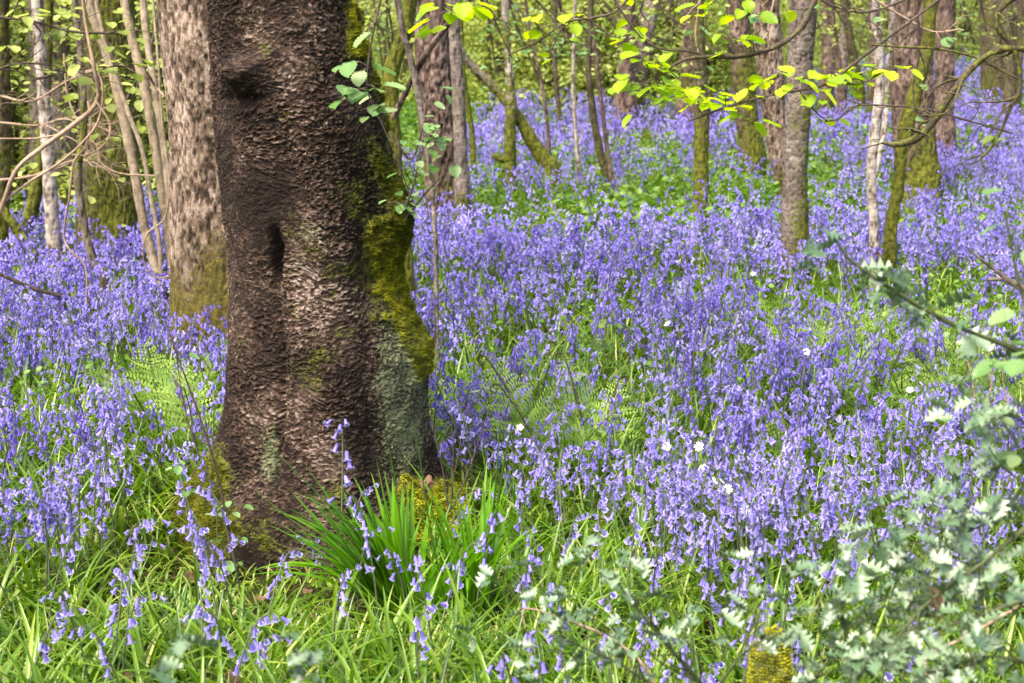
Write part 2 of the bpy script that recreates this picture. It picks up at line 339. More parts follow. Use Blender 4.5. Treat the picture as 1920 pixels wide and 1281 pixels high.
# ------------------------------------------------------------------ the big tree in front
def main_tree():
    D = 4.26
    yy = np.array([-900, -400, 0, 100, 200, 300, 400, 450, 500, 600, 650, 700, 760, 800, 850, 880, 920, 960, 1000, 1050, 1110, 1180])
    xl = np.array([330, 365, 392, 396, 403, 412, 424, 430, 432, 432, 431, 429, 424, 412, 398, 380, 346, 326, 318, 312, 306, 300])
    xr = np.array([600, 640, 664, 690, 716, 735, 750, 752, 740, 770, 790, 796, 796, 800, 814, 826, 852, 872, 884, 892, 900, 910])
    zz = np.array([P(500, y, D)[2] for y in yy]); lx = np.array([P(x, y, D)[0] for x, y in zip(xl, yy)]); rx = np.array([P(x, y, D)[0] for x, y in zip(xr, yy)])
    zs = np.concatenate([np.linspace(-.12, 1.62, 800), np.linspace(1.63, 4.2, 120)])
    o = np.argsort(zz); L_ = np.interp(zs, zz[o], lx[o]); R_ = np.interp(zs, zz[o], rx[o])
    ker = np.ones(9) / 9
    for q in (L_, R_): q[8:-8] = np.convolve(q, ker, 'same')[8:-8]
    cx, R0 = (L_ + R_) / 2, (R_ - L_) / 2
    na = 760; a = np.linspace(0, 2 * np.pi, na, endpoint=False)   # 0 = right, 3pi/2 = towards the camera
    A, Zg = np.meshgrid(a, zs); R = R0[:, None] * np.ones(na); 
    rx0 = R.copy()
    depth = np.minimum(R0, .27 + .3 * (R0 - .27)); R = R * np.sqrt((np.cos(A) ** 2) + (np.sin(A) * (depth / R0)[:, None]) ** 2) if False else R
    # roots: at the foot the round part keeps its size, lobes carry the flare
    core = np.minimum(R0, .262 + .12 * np.exp(-np.maximum(zs, 0) / .12))
    def lobe(c0, w_): d = np.angle(np.exp(1j * (a - c0))); return np.exp(-(d / w_) ** 2)
    lob = np.clip(lobe(0, .42) + lobe(np.pi, .45) + .55 * lobe(4.35, .35) + .45 * lobe(5.2, .3) + .5 * lobe(1.4, .4) + .4 * lobe(2.3, .3), 0, 1)
    R = core[:, None] + (R0 - core)[:, None] * lob[None]
    Q = np.stack([cx[:, None] + R * np.cos(A), D + R * np.sin(A), Zg], -1); q = Q.reshape(-1, 3)
    px, py = proj(Q); front = (np.sin(A) < .25)
    def el(x, y, rx_, ry_, p=1.): return np.exp(-(((px - x) / rx_) ** 2 + ((py - y) / ry_) ** 2) ** p) * front
    sh = lambda v: v.reshape(R.shape)
    warp = q + .02 * np.column_stack([vnoise(q * 9), vnoise(q * 9 + 5), vnoise(q * 9 + 9)])
    big = sh(fbm(q * [5, 5, 2.4], 3)); mid = sh(fbm(warp * [22, 22, 34], 3))
    warp = warp + .006 * np.column_stack([vnoise(q * 40), vnoise(q * 40 + 5), vnoise(q * 40 + 9)])
    flake = sh(fbm(warp * [88, 88, 180] + 3, 3)); fl2 = sh(fbm(warp * [170, 170, 330] + 9, 2))
    ridge = 1 - np.abs(sh(fbm(warp * [30, 30, 52] + 21, 2))) * 2.4
    flmask = sstep(sh(fbm(q * [7, 7, 7] + 31, 2)), -.45, .25)
    d = .011 * big + .0032 * mid + (.0018 * flake + .0018 * sstep(flake, .02, .07) + .0022 * fl2 + .0016 * sstep(fl2, .05, .15)) * (.35 + .85 * flmask) - .0022 * np.clip(ridge, 0, 1) ** 3
    # long groove down the face, the hollow, and the burl
    nzh = sh(fbm(q * 30, 2))
    gx = 522 + 9 * nzh + 12 * np.sin(py / 90.)
    d -= .013 * np.exp(-((px - gx) / 8) ** 2) * sstep(py, 400, 450) * (1 - sstep(py, 880, 960)) * front
    d -= .012 * np.exp(-((px - 690 - .02 * (py - 500)) / 22) ** 2) * sstep(py, 330, 480) * front
    d += .014 * np.exp(-((px - 605 - .03 * (py - 600)) / 48) ** 2) * sstep(py, 300, 600) * front
    d -= .034 * el(517, 480, 12, 46, 1.6) * (1 + .5 * nzh)
    d += .046 * el(458, 130, 27, 26, 1.4) * (1 + .5 * nzh) + .014 * el(455, 150, 44, 36) + .012 * el(490, 120, 14, 16); d -= .022 * el(465, 184, 30, 12) * (1 + .6 * nzh)
    d += .018 * el(745, 395, 26, 60) + .014 * el(785, 640, 22, 46)
    d += (.035 * el(395, 1000, 55, 95) + .03 * el(770, 960, 45, 55) + .03 * el(845, 960, 26, 45)) * (.6 + .8 * sh(fbm(q * 16, 2)))
    nz = sh(fbm(q * 6 + 2, 3)); nz2 = sh(fbm(q * 20 + 6, 3))
    moss = (.56 * sstep(px, 660 + .08 * py, 750 + .03 * py) * (1 - sstep(py, 470, 560)) + .95 * el(770, 600, 30, 80, 2) + .8 * el(785, 640, 22, 60) + .5 * el(740, 440, 30, 70)
            + 1.25 * el(780, 960, 62, 70, 1.6) + 1.2 * el(850, 970, 42, 70, 2) + 1.1 * el(375, 990, 62, 115, 1.8) + .7 * el(410, 860, 24, 60) + .45 * el(700, 60, 60, 100) + .45 * el(470, 1010, 60, 60)
            + .16 * sstep(px, 560, 700) + .12)
    moss = np.where(front, moss, .5 * (1 + nz)) + (.42 + .35 * sstep(px, 600, 720)) * nz + .45 * nz2 - .08
    ms = sstep(moss, .45, .75); d += ms * (.008 + .010 * sh(fbm(q * 45, 2)) + .006 * sh(fbm(q * 120, 2)))
    lich = (.50 * el(752, 740, 60, 190, 1.3) + .22 * nz2 * el(752, 740, 80, 220) + .42 * el(505, 860, 22, 62, 1.5) + .36 * el(580, 435, 30, 24) + .10 * el(650, 500, 60, 120)) * front
    # bright patches of fresh bark, darker patches, shade painted into hollow and under burl
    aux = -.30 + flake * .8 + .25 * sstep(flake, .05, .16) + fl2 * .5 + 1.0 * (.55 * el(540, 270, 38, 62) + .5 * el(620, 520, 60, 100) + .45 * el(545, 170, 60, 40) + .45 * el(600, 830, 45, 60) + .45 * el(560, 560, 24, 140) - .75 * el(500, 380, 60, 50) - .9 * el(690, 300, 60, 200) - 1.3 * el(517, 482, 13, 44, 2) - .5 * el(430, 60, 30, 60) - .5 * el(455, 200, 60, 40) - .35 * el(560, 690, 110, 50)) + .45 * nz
    V = np.stack([cx[:, None] + (R + d) * np.cos(A), D + (R + d) * np.sin(A), Zg], -1)
    root = thing('old_tree', 'broad old trunk with flaky dark brown bark, a burl and a mossy right side', 'tree', (cx[0], D, 0))
    off = np.array(root.location)
    g = G(); g.add(V - off, grid_faces(len(zs), na, True), moss=np.clip(moss, 0, 1.2), tint=.5 + np.clip(lich, 0, 1), aux=aux)
    obj('trunk', g.mesh('trunk', [M['bark_main']]), root)
    # moss tufts standing on the mossy skin
    idx = np.flatnonzero(((ms > .6) & (Zg < 1.6) & front).ravel()); idx = rng.choice(idx, min(48000, len(idx)), replace=False)
    VV = (V - off).reshape(-1, 3)[idx]; aa = A.ravel()[idx]
    k = len(idx); nrm = np.stack([np.cos(aa), np.sin(aa), np.full(k, .25)], -1) + rng.normal(0, .45, (k, 3)); nrm /= np.linalg.norm(nrm, axis=1)[:, None]
    side = np.cross(nrm, rng.normal(0, 1, (k, 3))); side /= np.linalg.norm(side, axis=1)[:, None]
    ln = rng.uniform(.004, .014, k)[:, None]; b_ = VV - nrm * .002
    tri = np.stack([b_ - side * .0016, b_ + side * .0016, b_ + nrm * ln], 1)
    g = G(); g.add(tri, np.arange(k * 3).reshape(-1, 3), tint=np.repeat(np.clip(.5 + .5 * nz.ravel()[idx] + .55 * el(800, 965, 100, 80, 1.5).ravel()[idx] - .35 * el(735, 330, 70, 230, 2).ravel()[idx] + rng.normal(0, .12, k), 0, 1), 3))
    obj('moss', g.mesh('moss', [M['moss']], False), root)['label'] = 'yellow green moss cushions on the roots and right side'
    return root
main_tree()

# ------------------------------------------------------------------ the other trees
TW = M['bark_twig']; MO = M['bark_mossy']
tree('tall trunk with pinkish plated bark and olive moss foot, directly behind the broad old trunk', 'plated_tree', 'tree',
     [(437, 618, 208), (430, 540, 200), (420, 300, 196), (397, 0, 196)], M['bark_plate'], moss_h=.62, moss_all=-.02, moss_side=.18, amp=.007, stretch=.55, flare=.25)
tree('thick mossy trunk in the left thicket with yellow green moss at its foot', 'mossy_tree', 'tree',
     [(208, 452, 118), (205, 380, 108), (202, 200, 104), (198, 0, 104)], M['bark_mossy'], moss_h=.35, moss_all=.42, moss_side=.3, amp=.012, flare=.4)
tree('dark mossy trunk cut by the left edge of the photo', 'mossy_tree', 'tree', [(-6, 470, 44), (0, 250, 40), (-4, 0, 40)], M['bark_mossy'], moss_h=.3, moss_all=.35, amp=.008)
tree('slim white birch stem with grey bands in the left thicket', 'birch_tree', 'tree', [(104, 478, 30), (98, 420, 26), (90, 280, 25), (80, 160, 23), (72, 40, 22), (70, 0, 22)], M['bark_birch'], moss_h=.1, moss_all=-.1, amp=.004)
tree('leaning stem wrapped in yellow moss beside the left birch', 'mossy_sapling', 'tree', [(38, 462, 30), (58, 400, 26), (72, 330, 22), (84, 200, 18), (92, 0, 16)], MO, D=7.9, moss_h=1, moss_all=.6, amp=.006)
tree('crooked pinkish stem with moss patches between birch and hazel poles', 'crooked_sapling', 'tree', [(196, 536, 20), (172, 480, 17), (154, 400, 15), (146, 320, 15), (158, 230, 13), (150, 100, 12), (140, 0, 12)], M['bark_grey'], moss_h=.2, moss_all=.3, amp=.004)
tree('mossy log leaning at the far left edge among the bluebells', 'leaning_log', 'log', [(62, 475, 18), (30, 430, 18), (0, 385, 16), (-40, 330, 16)], MO, D=7.2, top=0, moss_h=1, moss_all=.5, base=False, amp=.005)
# hazel coppice: several poles from one stool
hz = thing('hazel_coppice', 'clump of slender leaning hazel poles left of the plated trunk', 'hazel', P(308, 545, 6.5) * [1, 1, 0])
for ctl in ([(306, 552, 20), (292, 500, 19), (272, 430, 18), (252, 320, 19), (232, 220, 20), (207, 120, 19), (178, 40, 18), (150, -60, 16), (90, -300, 12)],
            [(326, 548, 20), (320, 470, 18), (305, 370, 18), (290, 270, 18), (272, 170, 18), (252, 90, 18), (232, 0, 17), (200, -150, 14)],
            [(330, 540, 14), (322, 430, 13), (310, 300, 13), (293, 180, 14), (278, 90, 14), (268, 0, 14), (262, -150, 12)],
            [(300, 470, 9), (285, 380, 9), (266, 280, 9), (240, 210, 9), (205, 110, 8), (180, 0, 8), (160, -150, 6)],
            [(325, 480, 6), (318, 340, 6), (305, 230, 6), (296, 110, 5), (287, 0, 5), (285, -120, 5)]):
    pts = [P(x, y, 6.5 + .04 * i) for i, (x, y, w_) in enumerate(ctl)]
    bole(hz, rel([pts[0] - [0, 0, .3]] + pts, hz), [c_[2] / 2 * 6.55 / F_PX for c_ in [ctl[0]] + ctl], M['bark_hazel'], name='stem', moss_h=.12, moss_all=-.12, amp=.0015, base=False, D=7.6, seed=ctl[0][0] % 50)
# middle distance
tree('thick brown trunk with pinkish bark patches, just right of the old tree', 'brown_tree', 'tree', [(836, 408, 84), (832, 330, 74), (820, 200, 70), (813, 90, 68), (810, 0, 68)], M['bark_brown'], moss_h=.25, moss_all=.0, amp=.014)
tree('straight stem with mossy foot pressed against the thick brown trunk', 'grey_sapling', 'tree', [(868, 384, 30), (864, 300, 26), (860, 180, 24), (852, 60, 22), (848, 0, 22)], M['bark_grey'], D=8.1, moss_h=.5, moss_all=-.12, amp=.005)
tree('curving moss covered limb rising just behind the old tree', 'mossy_sapling', 'tree', [(760, 520, 36), (742, 380, 34), (736, 260, 32), (731, 180, 32), (738, 120, 30), (758, 60, 28), (768, 0, 26)], MO, D=6.0, moss_h=1, moss_all=.55, amp=.006,
     branches=(([(738, 220, 11, -.1), (772, 150, 11, -.2), (800, 100, 11, -.3), (840, 45, 10, -.4), (880, 0, 9, -.5), (950, -80, 8, -.6)], M['bark_brown'], .1),))
tree('thin smooth grey pole beside the mossy limb behind the old tree', 'grey_pole', 'tree', [(818, 528, 9), (816, 440, 9), (808, 330, 9), (795, 240, 11), (781, 160, 13), (765, 90, 12), (745, 0, 12)], M['bark_grey'], D=5.7, moss_h=0, moss_all=-.2, amp=.002, flare=0)
tree('thin green mossy stem right of the straight grey stem', 'mossy_sapling', 'tree', [(888, 316, 12), (887, 270, 11), (878, 200, 10), (868, 130, 10), (862, 0, 9)], MO, moss_h=1, moss_all=.45, amp=.004)
tree('pale birch whose lower half is wrapped in moss, open bluebells around', 'birch_tree', 'tree', [(956, 328, 24), (956, 260, 22), (958, 190, 20), (953, 110, 14), (949, 40, 13), (947, 0, 13)], M['bark_birch'], moss_h=.75, moss_all=.05, amp=.006,
     branches=(([(952, 302, 12, 0), (935, 296, 14, 0), (922, 290, 12, 0)], MO, .5),))
tree('mossy stem leaning steeply leftwards beside the moss wrapped birch', 'leaning_sapling', 'tree', [(1034, 326, 36), (1020, 300, 30), (996, 262, 24), (968, 216, 21), (938, 176, 19), (905, 142, 17), (872, 108, 15)], M['bark_grey'], top=1.8, moss_h=.5, moss_all=.36, amp=.006)
tree('whip thin pale stem between the leaning stem and the twin stems', 'thin_sapling', 'tree', [(1084, 318, 9), (1079, 240, 8), (1074, 160, 7), (1076, 80, 7), (1078, 0, 7)], M['bark_birch'], moss_h=.15, amp=.002)
tree('twin dark stems forking near the ground in the bluebell glade', 'twin_sapling', 'tree', [(1140, 348, 16), (1126, 290, 15), (1113, 220, 13), (1104, 140, 12), (1106, 60, 11), (1108, 0, 11)], M['bark_mossy'], moss_h=.2, moss_all=.12, amp=.004,
     branches=(([(1150, 350, 12, -.05), (1140, 290, 9, 0), (1130, 210, 8, 0), (1120, 130, 8, 0), (1112, 60, 7, .1), (1110, -40, 6, .1)], M['bark_brown'], .1),))
tree('thin reddish stem left of the whip thin pale stem', 'thin_sapling', 'tree', [(1030, 300, 8), (1026, 230, 7), (1014, 150, 7), (996, 70, 6), (985, 0, 6)], M['bark_brown'], moss_h=.1, amp=.002)
tree('short dark far stem at the edge of the green thicket', 'far_sapling', 'tree', [(1048, 212, 9), (1044, 170, 9), (1040, 100, 8), (1042, 0, 8)], TW, amp=.003)
tree('far brown trunk with a broad foot at the back of the bluebell glade', 'far_tree', 'tree', [(1172, 206, 46), (1172, 160, 34), (1176, 90, 28), (1178, 0, 26)], M['bark_brown'], moss_h=.1, moss_all=-.1, amp=.01)
tree('dark mossy post like trunk standing alone in the middle of the glade', 'mossy_tree', 'tree', [(1312, 390, 30), (1315, 340, 28), (1315, 280, 27), (1316, 210, 30), (1312, 130, 26), (1306, 0, 26)], M['bark_mossy'], moss_h=.4, moss_all=.22, amp=.006)
tree('far brown trunk behind the yellow green hazel leaves', 'far_tree', 'tree', [(1292, 200, 46), (1294, 120, 40), (1300, 0, 40)], M['bark_brown'], moss_h=.1, amp=.01)
tree('brown trunk with green mossy right flank left of the pinkish leaning trunk', 'brown_tree', 'tree', [(1410, 300, 50), (1402, 230, 42), (1392, 130, 40), (1385, 0, 40)], M['bark_brown'], moss_h=.6, moss_all=.1, moss_side=.3, amp=.01)
tree('pinkish brown leaning trunk touching the two tone trunk', 'brown_tree', 'tree', [(1474, 346, 40), (1462, 280, 44), (1450, 200, 46), (1442, 100, 48), (1436, 0, 48)], M['bark_plate'], moss_h=.2, moss_all=.0, amp=.012)
tree('two tone trunk, smooth grey above and mossy brown at the foot', 'grey_tree', 'tree', [(1490, 486, 56), (1490, 420, 52), (1492, 300, 46), (1497, 180, 46), (1502, 80, 48), (1506, 0, 50)], M['bark_grey'], moss_h=.55, moss_all=-.05, moss_side=.25, amp=.005, stretch=1.6)
tree('thin white birch with flaky bark in front of the big right trunk', 'birch_tree', 'tree', [(1640, 508, 20), (1638, 420, 18), (1634, 320, 18), (1642, 240, 19), (1650, 160, 18), (1645, 60, 18), (1640, 0, 18)], M['bark_birch'], moss_h=.05, moss_all=-.08, amp=.004,
     branches=(([(1640, 330, 11, .1), (1655, 260, 11, .15), (1664, 180, 11, .2), (1668, 100, 11, .2), (1676, 0, 11, .2)], M['bark_birch'], .0),))
tree('crooked stem sheathed in yellow green moss beside the thin white birch', 'crooked_sapling', 'tree', [(1666, 498, 28), (1672, 420, 24), (1684, 350, 22), (1690, 290, 24), (1704, 220, 28), (1720, 160, 26), (1738, 90, 24), (1746, 0, 22)], MO, moss_h=1, moss_all=.42, amp=.006)
tree('wide grey brown trunk with mossy foot at the right, behind the crooked stem', 'wide_tree', 'tree', [(1722, 352, 88), (1716, 280, 80), (1712, 160, 78), (1708, 0, 78)], M['bark_brown'], moss_h=.4, moss_all=.08, moss_side=.2, amp=.012)
tree('dark upright trunk just right of the wide grey brown trunk', 'brown_tree', 'tree', [(1772, 270, 40), (1770, 180, 36), (1772, 80, 35), (1774, 0, 35)], M['bark_brown'], moss_h=.05, moss_all=-.1, amp=.008)
tree('far slanting dark trunk seen past the thin white birch', 'far_tree', 'tree', [(1612, 178, 20), (1602, 120, 18), (1590, 50, 16), (1582, 0, 14)], M['bark_mossy'], moss_h=.4, moss_all=.1, amp=.006)
tree('broad far dark trunk near the top right corner', 'far_tree', 'tree', [(1868, 160, 52), (1862, 90, 46), (1860, 0, 46)], M['bark_mossy'], moss_h=.3, moss_all=0, amp=.01)
tree('far forked brown trunk between the pinkish and the white stems', 'far_tree', 'tree', [(1578, 200, 14), (1572, 120, 13), (1560, 40, 12), (1552, 0, 12)], M['bark_brown'], moss_h=.1, amp=.006)
# fallen wood
tree('fallen mossy stick in the bluebells at the left edge', 'fallen_stick', 'stick', [(118, 556, 8), (75, 545, 9), (35, 530, 8), (-20, 505, 8)], M['bark_twig'], D=6.0, top=0, base=False, moss_h=0, moss_all=.2, amp=.002)
tree('bare reddish twig lying across the grass in front', 'fallen_twig', 'twig', [(985, 1142, 4), (1050, 1158, 5), (1130, 1190, 6), (1195, 1235, 7), (1230, 1290, 7)], M['bark_vine'], D=2.9, top=0, base=False, moss_h=0, moss_all=-.2, amp=.0006)
tree('dry brown stick low among the holly leaves', 'fallen_stick', 'stick', [(1740, 1230, 8), (1800, 1200, 9), (1870, 1160, 8), (1925, 1130, 7)], M['bark_vine'], D=3.0, top=0, base=False, moss_h=0, moss_all=-.1, amp=.001)
tree('grey forked bare twig at the right edge above the ferns', 'forked_twig', 'twig', [(1925, 548, 12), (1895, 528, 10), (1862, 504, 7), (1815, 468, 4)], M['bark_grey'], D=3.2, top=0, base=False, moss_h=0, moss_all=-.2, amp=.001,
     branches=(([(1910, 540, 8, 0), (1880, 524, 7, 0), (1840, 526, 4, 0)], M['bark_grey'], -.2),))

# ------------------------------------------------------------------ twigs with leaves
def twigs(g, pts, rad, n_side=6, ln=.15, depth=1, tips=None, mat_i=0, sides=5, moss=0., flat=.35, up=.1):
    """main path plus random side twigs; returns tip/leaf places"""
    V, Fq, c, r = tube(pts, rad, n=max(10, int(np.linalg.norm(np.diff(np.asarray(pts), axis=0), axis=1).sum() / .025)), sides=sides, wob=.35, seed=len(g.V))
    g.add(V, Fq, mat_i, moss=moss)
    tips = [] if tips is None else tips
    if depth <= 0: tips.append((c[-1], c[-1] - c[-2])); return tips
    T = np.gradient(c, axis=0); T /= np.linalg.norm(T, axis=1)[:, None] + 1e-9
    for k in range(n_side):
        i = int(len(c) * rng.uniform(.12, .98)); i = min(i, len(c) - 1); t_ = T[i]
        s = np.cross(t_, [0, 0, 1.]); s /= np.linalg.norm(s) + 1e-6; s *= rng.choice([-1, 1])
        d = t_ * rng.uniform(.3, .9) + s * rng.uniform(.4, 1) * [1, .8, 1] + np.array([0, 0, rng.normal(up, flat)]); d /= np.linalg.norm(d)
        l = ln * rng.uniform(.4, 1.2); p = [c[i]]; dd = d.copy()
        for _ in range(4):
            dd = dd + rng.normal(0, .28, 3); dd /= np.linalg.norm(dd); p.append(p[-1] + dd * l / 4)
        r0 = min(r[i] * .6, rad[0] * .6)
        twigs(g, p, [r0, r0 * .8, r0 * .65, r0 * .5, r0 * .3], max(1, n_side // 2), ln * .55, depth - 1, tips, mat_i, 4, moss, flat, up)
    tips.append((c[-1], c[-1] - c[-2]))
    return tips
def bough(label, name, cat, paths, D, bark, leafmat_, size=.06, n_side=6, ln=.18, depth=1, leaf_n=2, T=T_HAZEL, moss=.2, dd=None, group=None, skip=0., leafspots=None, flat=.3, up=.1, twig_off=False):
    root = thing(name, label, cat, P(paths[0][0][0], paths[0][0][1], D), group)
    tips = []
    for p in paths:
        g = G(); pts = [P(q[0], q[1], D + (q[3] if len(q) > 3 else 0)) for q in p]; rad = [q[2] / 2 * D / F_PX for q in p]
        tips += twigs(g, rel(pts, root), rad, n_side, ln, depth, None, 0, 7, moss, flat=flat, up=up)
        obj('branch', g.mesh('branch', [bark]), root)
    lp = []
    for c, d in tips:
        if rng.random() < skip: continue
        for _ in range(leaf_n):
            lp.append((c + rng.normal(0, size * .25, 3), math.atan2(-d[0], d[1]) + rng.normal(0, .9)))
    if leafspots:
        BP = np.concatenate([smooth_path(rel([P(q[0], q[1], D + (q[3] if len(q) > 3 else 0)) for q in p], root), 60) for p in paths])
        for (x, y, sp, n_) in leafspots:
            C_ = rel(P(x, y, D + rng.normal(0, .04)), root); j = BP[np.argmin(((BP - C_) ** 2).sum(1))]; far = C_ + (C_ - j) * .3 + rng.normal(0, sp * D / F_PX * .6, 3)
            mid_ = (j + C_) / 2 + rng.normal(0, .006, 3); tw = smooth_path([j, mid_, C_, far], 14); g = G()
            V, Fq, _, _ = tube([j, mid_, C_, far], [.0016, .0013, .0011, .0006], n=14, sides=4); g.add(V, Fq, moss=moss)
            for _ in range(n_):
                q = rel(P(x + rng.normal(0, sp), y + rng.normal(0, sp * .45), D + rng.normal(0, .05)), root); a_ = tw[int(rng.integers(4, 14))]; yw = rng.uniform(0, 6.28)
                q = a_ + (q - a_) * min(1, .06 / (np.linalg.norm(q - a_) + 1e-6)); d_ = q - a_; lp.append((q, math.atan2(-d_[0], d_[1])))
                V, Fq, _, _ = tube([a_, (a_ + q) / 2 + [0, 0, .003], q], [.0009, .0007, .0006], n=5, sides=3); g.add(V, Fq, moss=0)
            obj('twig', g.mesh('twig', [bark]), root)
    if lp:
        g = G(); leaves(g, T, [a for a, b in lp], size, .28, [b for a, b in lp], droop=.22)
        obj('foliage', g.mesh('foliage', [leafmat_]), root)
    return root
bough('dark mossy bough arching in from the top with bright yellow green leaves', 'hazel_bough', 'branch',
      [[(1560, -60, 13), (1528, 0, 12), (1505, 48, 11), (1462, 84, 10), (1400, 104, 9), (1340, 106, 8), (1282, 112, 5), (1238, 140, 4), (1200, 160, 3)],
       [(1330, 108, 5), (1290, 95, 5), (1240, 92, 5), (1200, 68, 5), (1168, 25, 4), (1135, -30, 4)]], 4.3, TW, M['hazel'], size=.048, n_side=5, ln=.09, leaf_n=1, skip=.6, moss=.35,
      leafspots=[(1180, 160, 28, 6), (1215, 120, 22, 5), (1250, 150, 30, 9), (1290, 178, 32, 12), (1240, 180, 26, 7), (1370, 75, 20, 5), (1190, 72, 22, 5), (1395, 15, 24, 6), (1330, 20, 24, 6)])
bough('slender leafy spray of yellow green hazel leaves crossing the middle trunks', 'hazel_spray', 'branch',
      [[(1840, -60, 7), (1680, 60, 5), (1600, 120, 5), (1545, 160, 5), (1480, 172, 4), (1415, 186, 4), (1350, 205, 4), (1290, 228, 3)],
       [(1560, 152, 4), (1610, 158, 4), (1650, 138, 3), (1680, 128, 2)], [(1500, 172, 3), (1530, 210, 3), (1560, 228, 2), (1605, 200, 2)]], 4.6, TW, M['hazel'], size=.05, n_side=4, ln=.07, leaf_n=1, skip=.5,
      leafspots=[(1510, 165, 30, 9), (1560, 160, 30, 9), (1610, 155, 30, 7), (1665, 130, 14, 3), (1470, 150, 22, 5), (1360, 185, 30, 8), (1310, 190, 26, 8), (1395, 220, 24, 6), (1545, 232, 12, 2), (1445, 155, 14, 3)])
bough('pendent twig spray with yellow leaves above the pale birch', 'hazel_spray', 'branch',
      [[(1200, -40, 6), (1160, 18, 5), (1110, 34, 5), (1060, 42, 4), (1010, 78, 3), (960, 100, 2)], [(1060, 42, 3), (1040, 80, 2), (1030, 110, 2)], [(1100, 36, 3), (1150, 70, 3), (1200, 110, 3), (1240, 128, 2)]], 4.4, TW, M['hazel'], size=.045, n_side=4, ln=.08, leaf_n=1, skip=.6,
      leafspots=[(1010, 50, 12, 3), (1062, 42, 18, 3), (995, 35, 16, 2), (1180, 66, 14, 3)])
bough('small tuft of yellow leaves hanging at the top beside the brown trunk', 'leaf_tuft', 'branch',
      [[(900, -60, 6), (870, -10, 4), (845, 15, 3), (820, 28, 2)]], 3.9, TW, M['hazel'], size=.05, n_side=3, ln=.05, leaf_n=1, leafspots=[(845, 18, 24, 8), (870, 14, 16, 4)])
bough('gnarled lichen covered bough hooking down at the right edge, almost leafless', 'gnarled_bough', 'branch',
      [[(1990, 120, 15), (1920, 92, 14), (1865, 96, 14), (1815, 135, 13), (1775, 190, 13), (1745, 235, 12), (1715, 262, 12), (1672, 272, 9), (1655, 268, 5)],
       [(1940, -30, 14), (1880, 10, 13), (1868, 45, 12), (1890, 78, 12), (1908, 110, 10), (1912, 170, 8), (1895, 200, 6), (1870, 260, 5), (1830, 305, 3), (1795, 308, 2)],
       [(1975, 170, 5), (1910, 148, 5), (1830, 108, 5), (1760, 92, 5), (1690, 88, 4), (1635, 84, 3)], [(1912, 180, 6), (1880, 190, 5), (1835, 192, 3)]], 4.0, TW, M['fold'], size=.03, n_side=7, ln=.17, depth=2, skip=.97, moss=.45)
bough('tangle of bare dark twigs hanging in front of the wide right trunk', 'bare_twigs', 'branch',
      [[(1715, -40, 6), (1722, 50, 6), (1722, 110, 5), (1712, 165, 3), (1720, 230, 2)], [(1900, 250, 4), (1810, 225, 4), (1740, 205, 4), (1660, 198, 3), (1600, 200, 3), (1560, 238, 2)],
       [(1780, -40, 5), (1640, 20, 5), (1560, 10, 4), (1500, -30, 3)]], 4.8, TW, M['hazelp'], size=.03, n_side=6, ln=.2, depth=1, skip=.85, moss=.1)
bough('pale pinkish bare twigs above the hazel leaves at the top right', 'bare_twigs', 'branch',
      [[(1320, -40, 5), (1304, 60, 4), (1312, 110, 3)], [(1460, -40, 4), (1440, 60, 4), (1445, 110, 3)], [(1580, -40, 5), (1690, 30, 5), (1750, 60, 4), (1800, 55, 3)]], 5.0, M['bark_vine'], M['hazelp'], size=.035, n_side=4, ln=.12, skip=.7, moss=0)
# shoots from the side of the old tree
bough('leafy shoots sprouting from the mossy right side of the old tree', 'epicormic_shoots', 'shoots',
      [[(735, 250, 5), (770, 300, 4), (790, 250, 4), (800, 215, 3)], [(755, 400, 6), (775, 350, 4), (790, 290, 3), (812, 250, 2)], [(760, 410, 5), (800, 360, 4), (840, 320, 2)], [(690, 190, 4), (715, 230, 3), (745, 300, 3), (770, 370, 2)]],
      4.05, TW, M['hazelp'], size=.034, n_side=6, ln=.08, leaf_n=1, skip=.25, moss=.1, leafspots=[(755, 380, 18, 6), (800, 265, 22, 8), (815, 235, 14, 4), (775, 330, 18, 5), (705, 205, 18, 3)])
bough('pale green leaves on a drooping twig against the top right of the old tree', 'lime_twig', 'branch',
      [[(720, -30, 5), (700, 60, 4), (690, 120, 3), (690, 180, 3), (712, 210, 2)]], 3.85, TW, M['hazelp'], size=.05, n_side=2, ln=.05, leaf_n=1,
      leafspots=[(652, 122, 10, 2), (685, 128, 10, 2), (655, 165, 10, 2), (705, 165, 12, 3), (712, 200, 10, 2), (650, 185, 8, 1)])
# left thicket
bough('leafy twigs with flat green leaves across the hazel poles', 'thicket_twigs', 'branch',
      [[(-20, 30, 6), (60, 40, 5), (140, 60, 5), (230, 62, 4)], [(60, 150, 5), (150, 130, 4), (210, 125, 3), (250, 125, 2)], [(-30, 140, 4), (30, 120, 4), (90, 118, 3)]], 6.2, M['bark_twig'], M['fol'], size=.055, n_side=7, ln=.3, depth=1, skip=.3, leaf_n=2,
      leafspots=[(20, 90, 20, 3), (160, 125, 30, 7), (225, 125, 22, 5), (240, 148, 20, 4), (200, 180, 20, 4), (60, 20, 40, 8), (120, 60, 40, 8)])
bough('twiggy bare brown undergrowth low in the left thicket', 'bare_undergrowth', 'branch',
      [[(0, 230, 5), (70, 235, 4), (140, 220, 4), (210, 250, 3)], [(-20, 340, 6), (60, 330, 5), (150, 300, 4), (220, 330, 3)], [(120, 100, 5), (130, 190, 4), (180, 290, 3), (210, 330, 3)], [(0, 180, 5), (60, 190, 5), (130, 150, 4), (200, 120, 3)]], 6.9, M['bark_vine'], M['fol'], size=.04, n_side=8, ln=.35, depth=2, skip=.8, leaf_n=1)
